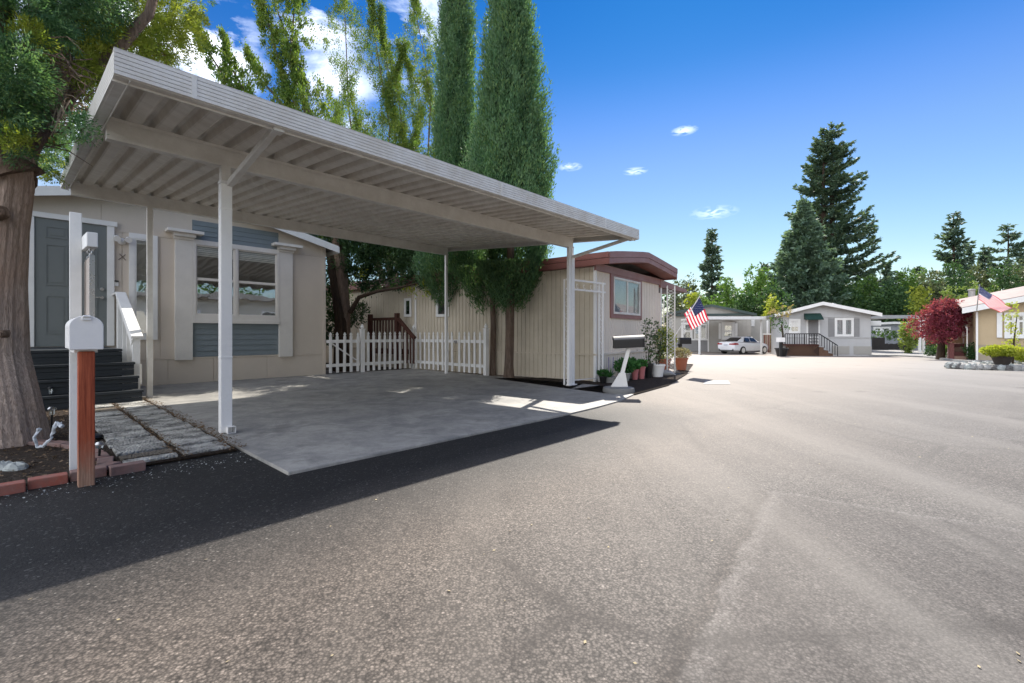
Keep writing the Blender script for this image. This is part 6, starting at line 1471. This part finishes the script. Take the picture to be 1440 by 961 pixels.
# ================================================================== PLANTER ISLAND
pi_c = Vector((15.55, 14.15, 0)); pi_ = bpy.data.objects.new('planter_island', None); col.objects.link(pi_); pi_.location = (pi_c.x, pi_c.y, gz(14)); pi_['kind'] = 'structure'
b = MB(); b.prism([Vector((pi_c.x+1.75*math.cos(t), pi_c.y+1.05*math.sin(t), gz(14)-.02)) for t in np.linspace(0, 6.28, 33)[:-1]], (0, 0, .17)); b.build('gravel_bed', gravel, pi_)
random.seed(4)
for t in np.linspace(0, 2*math.pi, 62)[:-1]:
    q = Vector((pi_c.x+1.82*math.cos(t), pi_c.y+1.12*math.sin(t), gz(14)+.09)); rock(q, random.uniform(.08, .115), [stonem, greyp, paint('dark_grey_stone', (.13, .125, .12), .9, .4, 8, .4)][random.randrange(3)], 'stone', None, None, fl=1.2, parent=pi_)
for t in range(46):
    a = random.uniform(0, 6.28); q_ = random.uniform(.2, .95); rock(Vector((pi_c.x+1.7*q_*math.cos(a), pi_c.y+1.0*q_*math.sin(a), gz(14)+.16)), random.uniform(.03, .06), stonem, 'stone', None, None, fl=.9, parent=pi_)
def at_px(px, Y, z): return Vector(((px-CX)/FPX*Y, Y, z))
pb2 = at_px(1409, 13.9, gz(14)+.15); t = thing('barrel_planter', pb2, 'low dark barrel planter overflowing with yellow green shrub on the stone island', 'planter')
pot(pb2, .24, .26, paint('dark_barrel', (.045, .035, .03), .8), t)
mound(pb2+Vector((-.02, 0, .40)), (.48, .40, .16), 2600, .07, .04, yl, t)
p5 = at_px(1424, 14.3, gz(14)+.15); t = thing('climbing_shrub', p5, 'tall yellow green climber standing behind the barrel planter', 'shrub')
b = MB(); b.tube([p5, p5+Vector((.05, 0, .8)), p5+Vector((.15, 0, 1.6))], [.03, .02, .01], 6); b.build('stem', barkd, t)
a_, d_ = clumpcloud([(tuple(p5+Vector((.0+.1*math.sin(z*3), 0, z))), (.19-.04*z+.05*math.sin(z*9), .18, .2)) for z in np.linspace(.4, 1.75, 7)], 90, .09, 14, .2, .3); leafobj('foliage', a_, d_, .065, .035, yl, t, .6)
p6 = at_px(1446, 14.3, gz(14)+.15); t = thing('shrub', p6, 'yellow shrub on the stone island at the right photo edge', 'shrub'); mound(p6+Vector((0, 0, .28)), (.4, .35, .22), 1800, .07, .04, yl, t)
b = MB(); b.tube([p6, p6+Vector((0, 0, .25))], [.02, .01], 6); b.build('stem', barkd, t)
shrub(1352, 505, 478, 10, gA, 'leafy bush hiding the right side of the entry steps', (.08, .05), n=1500)
shrub(1428, 508, 462, 14, gE, 'tall pale green bush before the tan house window', (.09, .05), n=2600)
# small things on the road: the pale utility cover and the shadow edged kerb lines
b = MB(); q = [G(992, 536), G(1024, 536), G(1027, 541), G(989, 540.5)]; b.prism([p+Vector((0, 0, .002)) for p in q[::-1]], (0, 0, .006)); o = b.build('utility_cover', concl); tag(o, 'flat pale rectangular utility cover set in the road', 'utility cover')
b = MB(); kp = [G(1225, 501.5), G(1262, 501.5), G(1300, 503), G(1345, 508.5), G(1372, 511), G(1440, 513), G(1500, 516)]
for i in range(len(kp)-1):
    b.beam(kp[i]+Vector((0, 0, .04)), kp[i+1]+Vector((0, 0, .04)), .16, .10)
o = b.build('kerb', concl); o['kind'] = 'structure'
yp = [G(1225, 501), G(1262, 501), G(1300, 502.5), G(1345, 507.8), G(1372, 510.3), G(1440, 512.3), G(1500, 515)]
sheet('front_yard_ground', [(p.x, p.y) for p in yp]+[(60, 22), (60, 60), (26, 60)], .03, gravel)
sheet('far_yard_ground', [(-2, 43), (90, 43), (90, 110), (-30, 110)], .02, dirt)
# ---- across the road, behind the viewer: the opposite home the windows look at
FO = Face(L(11, -10.5), UA+math.pi)
ho = thing('opposite_home', FO.p(6, 0, -3), 'cream mobile home on the opposite side of the road', 'house')
cr_ = paint('cream_siding', (.62, .58, .50), .8, .15)
b = MB(); b.prism([FO.p(0, 0), FO.p(16, 0), FO.p(16, 2.9), FO.p(0, 2.9)], -FO.n*5); b.build('wall', cr_, ho)
b = MB(); b.prism([FO.p(-.4, 2.9, .4), FO.p(16.4, 2.9, .4), FO.p(16.4, 3.15, .4), FO.p(-.4, 3.15, .4)], -FO.n*5.8); b.build('roof', shg, ho)
for a in (1.5, 6, 11): window(FO, ho, a, a+1.6, 1.1, 2.3, .1, white, d=.05, gm=glass2, backm=shu)
for i, (u, v) in enumerate([(-8, -12), (-1, -18), (5, -18.5), (12, -18)]):
    p = L(u, v); rng = np.random.default_rng(200+i); t = thing('leafy_tree', p, ['leafy tree beside the cream home', 'leafy tree behind the left half of the cream home', 'leafy tree behind the middle of the cream home', 'leafy tree behind the right end of the cream home'][i], 'tree')
    b = MB(); b.tube([p, p+Vector((0, 0, 4))], [.2, .1], 8); b.build('trunk', barkd, t); a_, d_ = clumpcloud([((p.x, p.y, 4.5), (3.2, 3.2, 2.8)), ((p.x+1, p.y, 6.5), (2.4, 2.4, 2.2))], 9, .45, 14, .5, .3); leafobj('crown', a_, d_, .35, .2, gA, t, .5)
